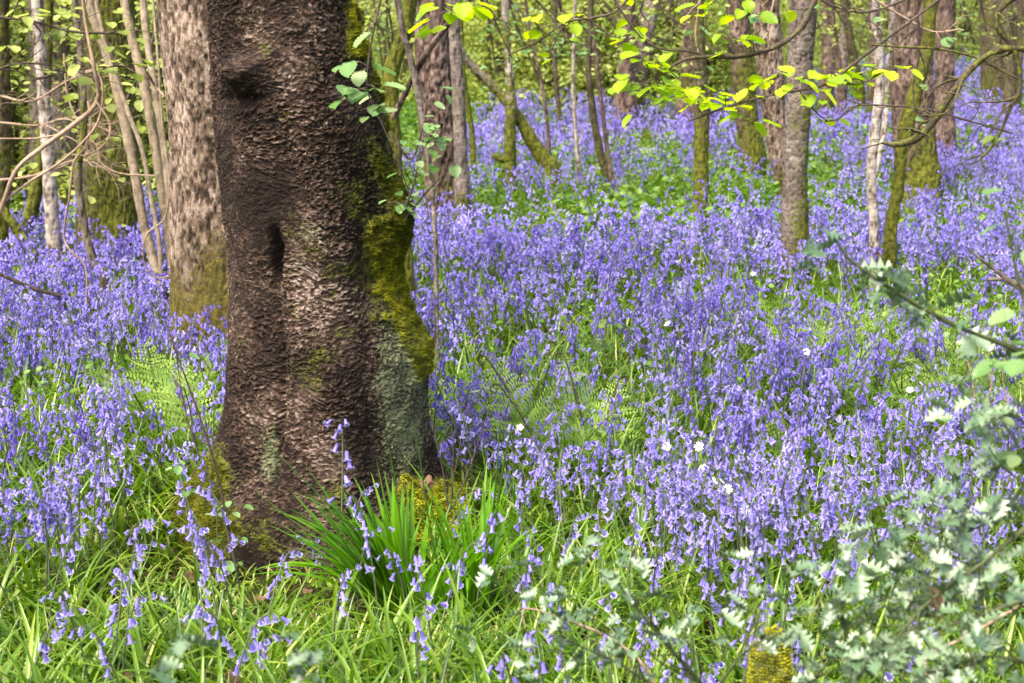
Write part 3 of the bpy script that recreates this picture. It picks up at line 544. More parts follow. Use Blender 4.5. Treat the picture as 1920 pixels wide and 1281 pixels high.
bough('twigs and scattered green leaves right behind the plated trunk edge', 'thicket_twigs', 'branch',
      [[(300, 10, 4), (280, 120, 4), (290, 200, 3), (310, 260, 2)], [(330, 60, 4), (250, 160, 4), (220, 260, 3)]], 7.2, M['bark_twig'], M['fol'], size=.05, n_side=8, ln=.3, depth=1, skip=.2, leaf_n=2)
vn = thing('honeysuckle', 'looping pale honeysuckle vines hanging across the left thicket', 'vine', P(100, 250, 5.9))
for ctl in ([(-60, 520, 9), (0, 395, 8), (30, 320, 8), (75, 280, 9), (130, 240, 9), (172, 205, 9), (185, 175, 8), (175, 120, 7), (160, 40, 6), (150, -60, 6)],
            [(-30, 470, 5), (0, 390, 5), (50, 345, 5), (105, 310, 5), (150, 272, 4), (185, 225, 4), (192, 160, 4), (165, 110, 3)],
            [(165, 190, 5), (170, 230, 4), (160, 275, 4), (138, 305, 4), (130, 370, 4), (120, 440, 4), (132, 470, 4), (160, 500, 3), (162, 570, 3)],
            [(320, 350, 3), (308, 410, 3), (275, 440, 3), (270, 490, 3), (292, 520, 3), (330, 516, 3)],
            [(180, 190, 4), (205, 230, 4), (200, 265, 3), (165, 290, 3), (120, 290, 3)], [(-20, 260, 3), (60, 260, 3), (130, 258, 3), (210, 320, 3), (290, 330, 3)],
            [(275, 135, 5), (290, 160, 5), (308, 180, 4)]):
    g = G(); V, Fq, c, r = tube(rel([P(x, y, 5.9 + .03 * math.sin(x)) for x, y, w_ in ctl], vn), [w_ / 2 * 5.9 / F_PX for x, y, w_ in ctl], n=60, sides=7, wob=.15)
    g.add(V, Fq); obj('vine_stem', g.mesh('vine_stem', [M['bark_vine']]), vn)

# ------------------------------------------------------------------ thicket behind
def bush(label, name, x, y, h, rad, nst, nl, lm, size=.05, lo=.15, group=None, cat='bush', bark=None, tint=0.):
    z0 = float(terr(x, y)); root = thing(name, label, cat, (x, y, z0), group); tips = []
    for s in range(nst):
        a = rng.uniform(0, 6.28); q = rng.uniform(.3, 1) * rad; pts = [np.array([rng.normal(0, .06), rng.normal(0, .06), -.05])]
        for k in (.3, .6, 1): pts.append(np.array([math.cos(a) * q * k ** 1.4, math.sin(a) * q * k ** 1.4, h * k]) + rng.normal(0, .05, 3))
        r0 = rng.uniform(.012, .03); g = G(); V, Fq, c, r = tube(pts, [r0, r0 * .8, r0 * .5, r0 * .2], n=14, sides=5, wob=.2, seed=s); g.add(V, Fq, moss=.3)
        obj('stem', g.mesh('stem', [bark or M['bark_mossy']]), root); tips.append(c)
    c = np.concatenate(tips); nsp = max(8, nl // 26); P_ = []
    for k in range(nsp):                        # flat sprays of leaves round the stems
        i = c[rng.integers(len(c))]; o = i + np.array([rng.normal(0, rad * .45), rng.normal(0, rad * .45), rng.normal(0, .12)])
        o[2] = max(o[2], lo + rng.random() * .3); L = rng.uniform(.1, .28); n_ = nl // nsp
        P_.append(o + rng.normal(0, 1, (n_, 3)) * [L, L, L * .22] - np.array([0, 0, 1]) * np.abs(rng.normal(0, L * .25, (n_, 1))))
    P_ = np.concatenate(P_); P_[:, 2] = np.maximum(P_[:, 2], .04)
    g = G(); leaves(g, T_LEAF, P_, size, .4, mat_tint=np.clip(rng.normal(.5 + tint, .22, len(P_)), 0, 1))
    obj('foliage', g.mesh('foliage', [lm]), root); return root
FOL, FOLD = M['fol'], M['fold']
def gx(px, D): return (px - 960) / F_PX * D * 1.0
rows = [(17.4, [(940, 1.1), (1020, 1.2), (1100, 1.1), (1190, 1.2), (1270, 1.1)]), (18.4, [(905, 1.5), (985, 1.3), (1065, 1.5), (1130, 1.2), (1225, 1.4), (1300, 1.2), (1370, 1.3)]), (20.6, [(860, 2), (950, 2), (1040, 2), (1130, 2), (1220, 2), (1310, 2), (1400, 2), (1480, 2)]),
        (24.6, [(1460, 1.6), (1530, 1.6), (1600, 1.7), (1680, 1.6), (1760, 1.6), (1850, 1.7), (1930, 1.6), (1240, 2), (1360, 2)])]
for D, lst in rows:
    for px, rd in lst:
        bush('yellow green leafy thicket bush closing the back of the bluebell glade', 'thicket_bush', gx(px, D) * 1.03, D + rng.normal(0, .3), rng.uniform(1.6, 2.2), rd * .66, 7, 5200, FOL, .042, lo=.02, group='leafy bushes at the back of the glade', tint=rng.normal(.12, .12))
        
for px, D, rd in ((-60, 10.5, 1.2), (60, 11.5, 1.3), (170, 10.5, 1.1), (290, 11, 1.2), (380, 14, 1.3), (0, 16, 1.5), (130, 17, 1.6), (260, 16, 1.5), (480, 18, 1.6), (620, 18, 1.6), (740, 17, 1.5), (800, 20, 1.5), (-160, 11, 1.3), (10, 9.6, .9), (120, 9.9, .9), (240, 9.6, .9), (330, 9.9, 1.)):
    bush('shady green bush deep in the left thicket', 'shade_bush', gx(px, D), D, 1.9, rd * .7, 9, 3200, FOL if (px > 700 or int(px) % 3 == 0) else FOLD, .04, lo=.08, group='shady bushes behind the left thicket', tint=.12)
# leafy boughs hanging into the top of the view
for i, (x0, y0, x1, y1, D) in enumerate([(890, -90, 960, 110, 9.5), (1010, -110, 1060, 90, 11), (1080, -90, 1190, 100, 12), (1230, -90, 1170, 90, 10), (1300, -110, 1260, 90, 13), (930, -100, 1010, 150, 14), (1150, -80, 1230, 130, 15),
                                         (1560, -90, 1590, 60, 12), (1680, -100, 1610, 80, 14), (1820, -90, 1850, 60, 13), (1460, -90, 1540, 60, 15), (700, -80, 740, 90, 9), (640, -60, 720, 60, 11), (1380, -80, 1420, 70, 13), (1500, -80, 1530, 90, 17), (1620, -80, 1660, 90, 17), (1720, -80, 1700, 60, 15), (1800, -80, 1830, 90, 17), (1900, -80, 1900, 70, 14), (1250, -60, 1330, 60, 16), (880, -60, 930, 140, 15), (1040, -60, 1100, 150, 16)]):
    bough('soft green leafy bough hanging in front of the thicket', 'leafy_bough', 'branch', [[(x0, y0, 6), ((x0 + x1) / 2 + rng.normal(0, 15), (y0 + y1) / 2, 4, .1), (x1, y1, 2, .2)], [(x0, y0, 5), ((x0 + x1) / 2 + 70, (y0 + y1) / 2 - 20, 4, -.1), (x1 + 110, y1 - 30, 2, -.2)]],
          D, TW, M['fol'] if i % 4 else M['hazelp'], size=.042, n_side=7, ln=.34, depth=2, skip=.1, leaf_n=2, T=T_LEAF, group='leafy boughs hanging before the thicket', flat=.10, up=-.05)
# far thin trunks in the thicket
for i in range(42):
    D = rng.uniform(15.5, 26); px = rng.uniform(840, 1960) if i % 4 else rng.uniform(-80, 330)
    if i % 4 == 0: D = rng.uniform(9.2, 13)
    x, z0 = gx(px, D), 0; r0 = rng.uniform(.02, .07) * (1 if i % 5 else 2)
    root = thing('far_tree', 'slim dark far trunk half hidden in the green thicket', 'tree', (x, D, float(terr(x, D))), 'slim far trunks in the thicket')
    ln_ = rng.normal(0, .25); bole(root, [(0, 0, -.1), (ln_ * .2, 0, .6), (ln_ * .6, .1, 1.6), (ln_ * 1.3, .1, 4)], [r0 * 1.15, r0, r0 * .9, r0 * .7], (M['bark_brown'], M['bark_mossy'], M['bark_grey'])[i % 3], moss_h=.3, moss_all=.05, amp=.005, D=D, seed=i)
# far woodland mass: leaves in clumps through a deep belt
N_ = 1500; cx_ = np.column_stack([rng.uniform(-24, 24, N_), rng.uniform(27, 44, N_), rng.uniform(.3, 6.5, N_)])
cx2 = np.column_stack([rng.uniform(-16, -3.2, 500), rng.uniform(13, 22, 500), rng.uniform(.3, 4.5, 500)])
cc = np.concatenate([cx_, cx2]); pp = (cc[:, None] + rng.normal(0, 1, (len(cc), 64, 3)) * [.45, .45, .22]).reshape(-1, 3); pp[:, 2] = np.maximum(pp[:, 2], .1)
g = G(); leaves(g, T_LEAF, pp, .085, .5, mat_tint=np.repeat(np.clip(rng.normal(.5, .25, len(cc)), 0, 1), 64))
tag(obj('far_woodland', g.mesh('far_woodland', [M['fol']])), 'distant bright green woodland foliage filling the gaps between far trunks', 'woodland', kind='stuff')

# ------------------------------------------------------------------ plants on the ground: masks
def heads(x, y, h=.27):
    return proj(np.stack([x, y, np.full_like(x, h) + terr(x, y)], -1))
def E(px, py, x, y, a, b): return np.exp(-(((px - x) / a) ** 2 + ((py - y) / b) ** 2) ** 1.5)
def in_trunks(x, y):
    m = ((x + 0.5) / .34) ** 2 + ((y - 4.26) / .27) ** 2 < 1
    for o in bpy.data.objects:
        if o.parent is None and o.get('category') in ('tree',) and o.name.split('.')[0] != 'old_tree':
            m |= (x - o.location.x) ** 2 + (y - o.location.y) ** 2 < (.2 if 'plated' in o.name else .09) ** 2
    return m
def bell_density(x, y):
    px, py = heads(x, y)
    nz = fbm(np.column_stack([x * 1.1, y * .8, x * 0]), 3); n2 = fbm(np.column_stack([x * 3.4, y * 2.6, x * 0 + 9]), 2)
    edge = np.interp(px, [0, 300, 430, 800, 900, 1080, 1250, 1500, 1700, 1920], [960, 975, 960, 960, 850, 860, 1000, 1010, 930, 930])
    d = 1 - .72 * sstep(py + n2 * 70, edge - 50, edge + 70)
    d = np.maximum(d, .95 * E(px, py, 1330, 1060, 150, 55)); d = np.maximum(d, .6 * E(px, py, 1170, 1070, 50, 60)); d = np.maximum(d, .6 * E(px, py, 450, 1100, 100, 40)); d = np.maximum(d, .45 * E(px, py, 760, 1120, 130, 60)); d = np.maximum(d, .45 * E(px, py, 930, 1180, 60, 70)); d = np.maximum(d, .35 * E(px, py, 180, 1120, 160, 60))
    for x0, y0, a, b, s in ((110, 690, 150, 42, .93), (330, 700, 95, 85, .8), (240, 640, 90, 25, .7), (1225, 262, 80, 30, .97), (1200, 368, 340, 30, .9), (1000, 385, 140, 28, .8), (1640, 535, 200, 46, .85), (1420, 480, 160, 22, .6), (1240, 500, 120, 24, .7), (830, 640, 60, 60, .85),
                            (900, 340, 60, 18, .6), (1400, 300, 90, 25, .6), (1000, 730, 90, 60, .35), (1750, 470, 120, 22, .5), (1860, 560, 80, 60, .5), (880, 690, 60, 40, .5), (1560, 300, 60, 30, .4), (1290, 320, 100, 20, .5)):
        d = d * (1 - s * E(px, py, x0, y0, a, b))
    d = d * (.26 + .74 * sstep(nz + .7 * n2, -.42, .25))
    lim = np.interp(px, [-200, 150, 200, 330, 700, 860, 900, 1300, 1420, 1560, 1700, 2100], [9, 9, 8.6, 8.6, 10, 13, 16.6, 17.2, 18.5, 22, 24, 24])
    d = np.where(py > 940, np.maximum(d, .36), d)
    return np.clip(d, 0.02, 1) * (1 - sstep(y + .8 * nz, lim - .4, lim + .4))
def spread(n, y0, y1, half=.36, pad=.4):
    y = np.sqrt(rng.uniform(y0 * y0, y1 * y1, n)); x = rng.uniform(-1, 1, n) * (y * half + pad)
    e = rng.random(n) < 1.3 / (y * half + pad); ye = y[e]; xe = rng.choice([-1, 1], len(ye)) * (ye * half + pad + rng.uniform(0, 1.3, len(ye)))
    return np.concatenate([x, xe]), np.concatenate([y, ye])

# ------------------------------------------------------------------ bluebells
def bell_geo(lod, s=1.0):
    g = G(); sides = 6 if lod == 0 else 4 if lod == 1 else 3
    a = np.linspace(0, 2 * np.pi, sides, endpoint=False)
    prof = [(.0011, 0), (.0031, -.0023), (.0035, -.0115), (.0044, -.0152)] if lod == 0 else [(.0013, 0), (.0038, -.0105), (.0070, -.0165)] if lod == 1 else [(.0018, 0.), (.0072, -.0170)]
    V = np.array([[[r * math.cos(q), r * math.sin(q), z] for q in a] for r, z in prof]) * s
    g.add(V, grid_faces(len(prof), sides, True), 0, tint=np.repeat(np.linspace(.25, .6, len(prof)), sides))
    if lod == 0:                                # six tips curling back
        for q in a:
            c, s_ = math.cos(q), math.sin(q); t_ = np.array([-s_, c, 0])
            b0 = np.array([c, s_, 0]) * .0044 + [0, 0, -.0152]; m_ = np.array([c, s_, 0]) * .0070 + [0, 0, -.0162]; e = np.array([c, s_, 0]) * .0080 + [0, 0, -.0126]
            g.add(np.array([b0 - t_ * .0024, b0 + t_ * .0024, m_ + t_ * .0018, m_ - t_ * .0018, e]) * s, [[0, 1, 2, 3]], 0, tint=.95); g.F.append(np.array([[3, 2, 4]]) + g.n - 5); g.M.append(np.zeros(1, np.int32))
    return g
def plant_layout(seed, lod):
    r = np.random.default_rng(seed); h = r.uniform(.21, .34); lean = r.uniform(.01, .05); n = int(r.integers(8, 15)) if lod < 2 else int(r.integers(7, 10))
    pts = [np.array([0, 0, -.02]), np.array([lean * .3, 0, h * .45]), np.array([lean, 0, h * .82]), np.array([lean + .020, 0, h * .955]), np.array([lean + .046, 0, h * .945])]
    s = smooth_path(pts, 24); bells = []
    for k in range(n):
        u = .64 + .36 * (k / (n - 1)) ** .85; c = s[min(int(u * 23), 23)]; az = r.normal(0, 1.0) if k < n - 2 else r.normal(0, .5)
        d = np.array([math.cos(az), math.sin(az), 0]); o = c + d * r.uniform(.007, .014) + [0, 0, .004]
        tilt = r.uniform(.15, .75) if k < n - 1 else .9; bells.append((c, o, az, tilt, r.uniform(.85, 1.2) * (1.05 - .25 * k / n)))
    return pts, bells
def bell_rot(az, tilt, sc_):                    # bell hangs down, tilted outwards along az
    return np.array(Matrix.Rotation(az, 3, 'Z') @ Matrix.Rotation(-tilt, 3, 'Y')) * sc_
def stem_geo(pts, bells, lod, g=None):
    g = g or G(); V, Fq, c, r = tube(pts, [.0022, .002, .0017, .0013, .0008], n=(12, 6, 4)[lod], sides=(5, 3, 3)[lod]); g.add(V, Fq, 1, tint=.5)
    if lod == 0:
        for c0, o, az, ti, s_ in bells:
            V, Fq, _, _ = tube([c0, (c0 + o) / 2 + [0, 0, .003], o], [.0007, .0006, .0006], n=4, sides=3); g.add(V, Fq, 1, tint=.2)
    return g
def plant_tmpl(seed, lod):
    pts, bells = plant_layout(seed, lod); g = stem_geo(pts, bells, lod); B = bell_geo(lod).arr()
    for c0, o, az, ti, s_ in bells:
        scat(g, B, bell_rot(az, ti, s_ * (1, 1.08, 1.2)[lod])[None], o[None])
    return g.arr()
x, y = spread(46000, 2.7, 30)
keep = rng.random(len(x)) < bell_density(x, y) * np.interp(y, [2.7, 5, 9, 14, 30], [1, 1, .95, .75, .5]); x, y = x[keep], y[keep]
ok = ~in_trunks(x, y); x, y = x[ok], y[ok]
# thicken the near carpet
x2, y2 = spread(4600, 3.4, 8.5); k2 = (rng.random(len(x2)) < bell_density(x2, y2) ** 1.3) & ~in_trunks(x2, y2)
x, y = np.concatenate([x, x2[k2]]), np.concatenate([y, y2[k2]])
px, py = heads(x, y); front = (np.abs(x + .50) < .50) & (y < 4.30) & (y > 3.3) & (rng.random(len(x)) < np.where(y > 3.62, .97, .6)); x, y, px, py = x[~front], y[~front], px[~front], py[~front]
order = np.argsort(y); x, y, px, py = x[order], y[order], px[order], py[order]
vis = (px > 5) & (px < 1915) & (py > 10) & (py < 1270); single = np.zeros(len(x), bool); single[np.flatnonzero(vis)[:285]] = True
# extra singles placed where the photo shows them plainly
NV = 9; LAY = [plant_layout(100 + k, 0) for k in range(NV)]
bell_me = bell_geo(0).mesh('bell', [M['bell'], M['bell_stem']])
stem_me = [stem_geo(p, b, 0).mesh('stem', [M['bell'], M['bell_stem']]) for p, b in LAY]
spike_me = []
for p, b in LAY:
    g = G(); B = bell_geo(0).arr()
    for c0, o, az, ti, s_ in b: scat(g, B, bell_rot(az, ti, s_)[None], o[None])
    spike_me.append(g.mesh('flower_spike', [M['bell'], M['bell_stem']]))
def zone(px, py):
    lr = ('at the left edge', 'between left edge and the old tree') [px > 150] if px < 330 else 'before the foot of the old tree' if px < 620 else 'beside the woodrush clump' if px < 900 else 'in open grass right of the woodrush' if px < 1150 else 'left of the white stitchwort' if px < 1290 else 'in front of the white stitchwort' if px < 1450 else 'above the low holly' if px < 1700 else 'behind the holly at the right edge'
    up = 'lowest' if py > 1150 else 'low' if py > 1040 else 'nearer' if py > 960 else 'upper'
    return lr, up
cnt = 0
sing = [(a_, b_, c_, d_) for a_, b_, c_, d_ in zip(x[single], y[single], px[single], py[single])]
q = P(628, 830, 3.75); sing.append((q[0], q[1], 628, 830)); q = P(648, 962, 3.72); sing.append((q[0], q[1], 648, 962))
for X0, Y0, hx, hy in sing:
    v = int(rng.integers(NV)); lr, up = zone(hx, hy); s_ = float(rng.uniform(.85, 1.12))
    if hy == 830: s_ = 1.35
    root = thing('bluebell', 'violet %s bluebell %s' % ({'lowest': 'nearest', 'low': 'near', 'nearer': 'mid height', 'upper': 'crowded'}[up], lr), 'bluebell', (X0, Y0, float(terr(X0, Y0))), 'bluebells ' + lr)
    root.rotation_euler = (float(rng.normal(0, .14)), float(rng.normal(0, .14)), float(rng.uniform(0, 6.28))); root.scale = (s_,) * 3
    obj('stem', stem_me[v], root)
    if cnt < 110 or hy == 830:
        for c0, o, az, ti, bs in LAY[v][1]:
            b_ = obj('bell', bell_me, root, o); b_.rotation_euler = (Matrix.Rotation(az, 3, 'Z') @ Matrix.Rotation(-ti, 3, 'Y')).to_euler(); b_.scale = (bs,) * 3
    else: obj('flower_spike', spike_me[v], root)
    cnt += 1
g = G(); rest = ~single
for lod, (a_, b_) in enumerate(((0, 6.2), (6.2, 11.5), (11.5, 99))):
    m_ = rest & (y >= a_) & (y < b_); vs = rng.integers(0, 8, len(x))
    for v in range(8):
        q = m_ & (vs == v); k = q.sum()
        if not k: continue
        R = rots(rng.uniform(0, 6.28, k), rng.normal(0, .15, k), rng.normal(0, .15, k), rng.uniform(.68, 1.15, k) * (1, 1.03, 1.12)[lod])
        scat(g, plant_tmpl(200 + v + 20 * lod, lod), R, np.column_stack([x[q], y[q], terr(x[q], y[q])]), tint=np.clip(rng.normal(.5, .3, k), 0, 1))
tag(obj('bluebell_carpet', g.mesh('bluebell_carpet', [M['bell'], M['bell_stem']])), 'dense violet blue carpet of bluebells spreading back under the trees', 'bluebells', kind='stuff')
print('bluebells', len(x), 'single', cnt, 'faces', sum(len(f) for f in g.F))

# ------------------------------------------------------------------ grass and herbs
def blades(g, x, y, z, ln, wd, az, th0, kap, rows=6, mat_=0, tint=None, fold=.35, width_prof=None):
    k = len(x); s = np.linspace(0, 1, rows); ds = (ln / (rows - 1))[:, None]
    th = th0[:, None] + kap[:, None] * s[None] ** 1.3
    hx = np.concatenate([np.zeros((k, 1)), np.cumsum(np.sin(th[:, 1:]) * ds, 1)], 1); hz_ = np.concatenate([np.zeros((k, 1)), np.cumsum(np.cos(th[:, 1:]) * ds, 1)], 1)
    ca, sa = np.cos(az)[:, None], np.sin(az)[:, None]
    c = np.stack([x[:, None] + hx * ca, y[:, None] + hx * sa, z[:, None] + hz_], -1)
    wp = (np.minimum(1, .55 + 2.2 * s) * (1 - s ** 3.0) + .02) if width_prof is None else width_prof(s)
    w2 = wd[:, None] * wp[None] / 2; side = np.stack([-sa, ca, 0 * sa], -1)
    up = np.stack([-np.cos(th) * ca, -np.cos(th) * sa, np.sin(th)], -1)
    A_ = c + side * w2[..., None] + up * (w2 * fold)[..., None]; B_ = c - side * w2[..., None] + up * (w2 * fold)[..., None]
    V = np.stack([A_, c, B_], 2).reshape(k, -1, 3)
    Fq = (grid_faces(rows, 3)[None] + (np.arange(k) * rows * 3)[:, None, None]).reshape(-1, 4)
    tint = rng.random(k) if tint is None else tint
    g.add(V.reshape(-1, 3), Fq, mat_, tint=np.repeat(tint, rows * 3))
g = G()
for (n_, y0, y1, l0, l1, w0, w1, rows_) in ((30000, 2.6, 5.2, .12, .30, .004, .0095, 7), (22000, 5.0, 9, .12, .28, .005, .011, 5), (26000, 9, 18, .12, .26, .008, .016, 4), (9000, 18, 34, .15, .28, .014, .03, 3)):
    X0, Y0 = spread(n_, y0, y1)
    clump = fbm(np.column_stack([X0 * 5, Y0 * 5, X0 * 0]), 2); m_ = (rng.random(len(X0)) < .75 + .5 * clump) & ~in_trunks(X0, Y0); X0, Y0, clump = X0[m_], Y0[m_], clump[m_]; k = len(X0)
    ln = rng.uniform(l0, l1, k) * (1 - .25 * (Y0 < 4)); ln *= 1 - .70 * np.exp(-(((X0 + .50) / .56) ** 2 + ((Y0 - 3.86) / .50) ** 2) ** 2); az = rng.uniform(0, 6.28, k) * .6 + 6.28 * vnoise(np.column_stack([X0 * 7, Y0 * 7, X0 * 0 + 4]))
    blades(g, X0, Y0, terr(X0, Y0) - .005, ln, rng.uniform(w0, w1, k), az, rng.uniform(.05, .7, k), rng.uniform(.3, 1.9, k), rows_, tint=np.clip(rng.normal(.48, .26, k) + .35 * clump, 0, 1))
for (n_, y0, y1) in ((7500, 2.6, 5.6), (9000, 5.4, 11)):
    X0, Y0 = spread(n_, y0, y1); m_ = ~in_trunks(X0, Y0) & ~((np.abs(X0 + .5) < .5) & (np.abs(Y0 - 3.85) < .45)); X0, Y0 = X0[m_], Y0[m_]; k = len(X0)
    az = 6.28 * vnoise(np.column_stack([X0 * 9, Y0 * 9, X0 * 0 + 2])) + rng.normal(0, .7, k)
    blades(g, X0, Y0, terr(X0, Y0) - .005, rng.uniform(.18, .33, k), rng.uniform(.008, .0135, k), az, rng.uniform(.1, .8, k), rng.uniform(.2, 1.7, k), 8, tint=np.clip(rng.normal(.42, .16, k), 0, 1), fold=.5)
print('grass faces', sum(len(f) for f in g.F))
tag(obj('grass', g.mesh('grass', [M['grass']])), 'lush green grass and strap leaves among the bluebells', 'grass', kind='stuff')
gl_ = G(); X0, Y0 = spread(2600, 2.6, 6.5); leaves(gl_, T_HAZEL, np.column_stack([X0, Y0, terr(X0, Y0) + rng.uniform(.0, .02, len(X0))]), .03, .7, mat_tint=rng.uniform(-.1, .55, len(X0)))
tag(obj('leaf_litter', gl_.mesh('leaf_litter', [M['dead']])), 'brown dead leaves lying down between the grass blades', 'leaf litter', kind='stuff')
# low leafy herbs in the green gaps
g = G(); X0, Y0 = spread(26000, 3.4, 26); d = bell_density(X0, Y0); px_, py_ = heads(X0, Y0, .15)
m_ = (rng.random(len(X0)) < np.clip(1.0 - d, 0, 1) ** 1.2 * np.where(Y0 < 4.3, .02, 1)) & ~in_trunks(X0, Y0); X0, Y0 = X0[m_], Y0[m_]; k = len(X0)
pts = np.repeat(np.column_stack([X0, Y0, terr(X0, Y0)]), 6, 0) + np.column_stack([rng.normal(0, .035, (k * 6, 2)), rng.uniform(.05, .24, k * 6)])
near = pts[:, 1] < 8
leaves(g, T_LEAF, pts[near], .026, .5, mat_tint=rng.random(near.sum())); leaves(g, T_LEAF, pts[~near], .045, .4, mat_tint=rng.random((~near).sum()))
tag(obj('woodland_herbs', g.mesh('woodland_herbs', [M['herb']])), 'low leafy green herbs filling the gaps between bluebell drifts', 'herbs', kind='stuff')

# ------------------------------------------------------------------ woodrush clumps in front
def clump(label, cx, cy, fans, name='woodrush', cat='woodrush', mt='wood', group=None):
    q = Gd(cx, cy); root = thing(name, label, cat, q, group)
    for (n_, az0, azs, t0, t1, l0, l1, w0, ox) in fans:
        g = G(); k = n_; az = rng.normal(az0, azs, k)
        blades(g, rng.normal(ox, .018, k), rng.normal(0, .018, k), np.full(k, -.01), rng.uniform(l0, l1, k), rng.uniform(w0 * .7, w0 * 1.15, k), az, rng.uniform(t0, t1, k), rng.uniform(.05, .5, k) + (rng.random(k) < .3) * rng.uniform(.4, 1.3, k), 12, fold=.45, tint=np.clip(rng.normal(.55, .3, k), 0, 1))
        obj('leaf_fan', g.mesh('leaf_fan', [M[mt]]), root)
    return root
cl = clump('broad bladed bright green woodrush tuft against the foot of the old tree', 775, 1168, [(52, math.pi * 1.0, .45, .05, .72, .30, .44, .020, -.03), (24, math.pi * .7, .9, .02, .35, .26, .38, .019, -.02), (22, 0., .5, .1, .7, .24, .36, .016, .03)])
cl2 = clump('tall narrow bladed woodrush tuft right of the broad green one', 890, 1165, [(30, .2, .9, .0, .4, .28, .44, .013, 0), (18, math.pi, .9, .05, .35, .26, .40, .013, 0)])
for root, ctls in ((cl, [[(842, 1150, 5), (820, 1060, 4), (800, 950, 3), (786, 850, 2.4), (776, 800, 2)], [(800, 1150, 5), (760, 1040, 4), (745, 930, 3), (730, 840, 2)], [(800, 1140, 4), (700, 1030, 3), (600, 930, 3), (520, 850, 1.6), (470, 800, 1.2)], [(780, 1150, 4), (640, 1040, 3), (540, 970, 2), (480, 920, 1.4)]]),
                   (cl2, [[(915, 1150, 6), (925, 1020, 6), (940, 900, 5), (955, 820, 4), (972, 760, 2)], [(900, 1150, 5), (920, 1000, 5), (932, 880, 4), (938, 790, 2)]])):
    for ct in ctls:
        D = root.location.y - .03; g = G(); V, Fq, _, _ = tube(rel([P(a_, b_, D) for a_, b_, c_ in ct], root), [c_ / 2 * D / F_PX for a_, b_, c_ in ct], n=16, sides=5); g.add(V, Fq, tint=0.)
        obj('flower_stalk', g.mesh('flower_stalk', [M['herb']]), root)

# ------------------------------------------------------------------ ferns
def frond(L=.4, seed=0, pairs=13, curl=.9, unroll=0., th0=.15, wide=.42):
    """one arching frond from the origin towards +X; returns stalk geo and blade geo"""
    r = np.random.default_rng(seed); n = 30; s = np.linspace(0, 1, n); th = th0 + curl * s ** 1.6
    c = np.zeros((n, 3)); 
    for i in range(1, n): c[i] = c[i - 1] + np.array([math.sin(th[i]), 0, math.cos(th[i])]) * L / (n - 1)
    if unroll:                                  # fiddlehead spiral on top
        e = c[-1]; a0 = th[-1]; sp = []
        for k in range(22):
            a0 += .32; st = .0065 * (1 - k / 26.) * unroll; e = e + np.array([math.sin(a0), 0, math.cos(a0)]) * st; sp.append(e)
        c = np.vstack([c, sp])
    st = G(); V, Fq, _, _ = tube(c[::2], np.linspace(.0028, .0007 if not unroll else .0022, len(c[::2])), n=len(c), sides=5); st.add(V, Fq, 1, tint=.35)
    bl = G()
    for i in range(pairs):
        u = .34 + .64 * i / (pairs - 1); k = min(int(u * (n - 1)), n - 2); o = c[k]; t = c[k + 1] - c[k]; t /= np.linalg.norm(t)
        ll = L * wide * (1 - (i / (pairs - .2))) ** .8 * (.75 + .25 * min(1, i / 2)) * r.uniform(.85, 1.1) + .006
        for sg in (-1, 1):
            d = np.array([t[0] * .35, sg, t[2] * .35 + .05]); d /= np.linalg.norm(d); m_ = max(4, int(ll / .0125)); bend = r.uniform(-.5, .25)
            j = np.arange(m_); f = (j + .6) / m_; o2 = o + d * (f * ll)[:, None] + np.array([0, 0, 1.]) * (bend * ll * f ** 2)[:, None]
            pl = (.15 * ll + .005) * (1 - f) ** .7 + .003; nrm = t
            for s2 in (-1, 1):
                tip = o2 + nrm * (s2 * pl)[:, None] + d * (pl * .45)[:, None] - np.array([0, 0, .25]) * pl[:, None]; w_ = ll / m_ * .36
                md = (o2 + tip) / 2
                Q = np.stack([o2, md + d * w_, tip, md - d * w_], 1); bl.add(Q, np.arange(m_ * 4).reshape(-1, 4), 0, tint=r.uniform(.1, .9) + .2 * f.repeat(4))
    return st, bl
FR = [frond(.38, 1, 10, 1.1), frond(.33, 2, 9, 1.3), frond(.42, 3, 11, .7, th0=.35), frond(.34, 4, 11, .25, unroll=1., wide=.50), frond(.40, 5, 12, .35, unroll=.9, wide=.46, th0=.25)]
FRM = [(a_.mesh('stalk', [M['fern'], M['bark_mossy']]), b_.mesh('blade', [M['fern']], False)) for a_, b_ in FR]
def fern(label, px, py, specs, s=1., group=None):
    q = Gd(px, py) if not group else P(px, py, F_PX * (CH - .2) / (py + 30)) * [1, 1, 0]
    root = thing('fern', label, 'fern', q, group)
    for v, yaw, sc_ in specs:
        st = obj('frond', FRM[v][0], root); st.rotation_euler = (float(rng.normal(0, .1)), float(rng.normal(0, .12)), yaw); st.scale = (sc_ * s,) * 3
        obj('blade', FRM[v][1], st)
    return root
PI = math.pi
fern('unfurling fern with two dark leaning stalks and curled tips, right of the old tree', 1045, 935, [(4, PI * .8, 1.15), (4, PI * 1.15, 1.0), (2, .3, .8), (1, 2.2, .8), (0, 4.4, .9)])
fern('upright fiddlehead fern with dark stalk in mid meadow', 1112, 905, [(3, PI * .75, 1.15), (3, .8, .95), (1, 1.8, .85), (1, 4.6, .8), (2, 3.4, .8)])
fern('pale lacy fern against the left side of the old tree', 372, 905, [(0, PI * .8, 1.1), (2, PI * 1.1, .95), (1, .4, .9), (0, 1.9, 1.), (1, 4.2, .8)])
fern('lacy fern left of the old tree beside bare twigs', 300, 850, [(0, PI, 1.0), (1, 0.3, .9), (2, 2.2, .9), (4, 4.4, .9)])
fern('lacy fern just under the plated tree', 385, 800, [(0, .6, .9), (1, 2.6, .9), (0, 3.9, .8)])
fern('small curled fern beside the stitchwort', 1425, 900, [(3, PI, .9), (1, 0, .6), (1, 2, .6)])
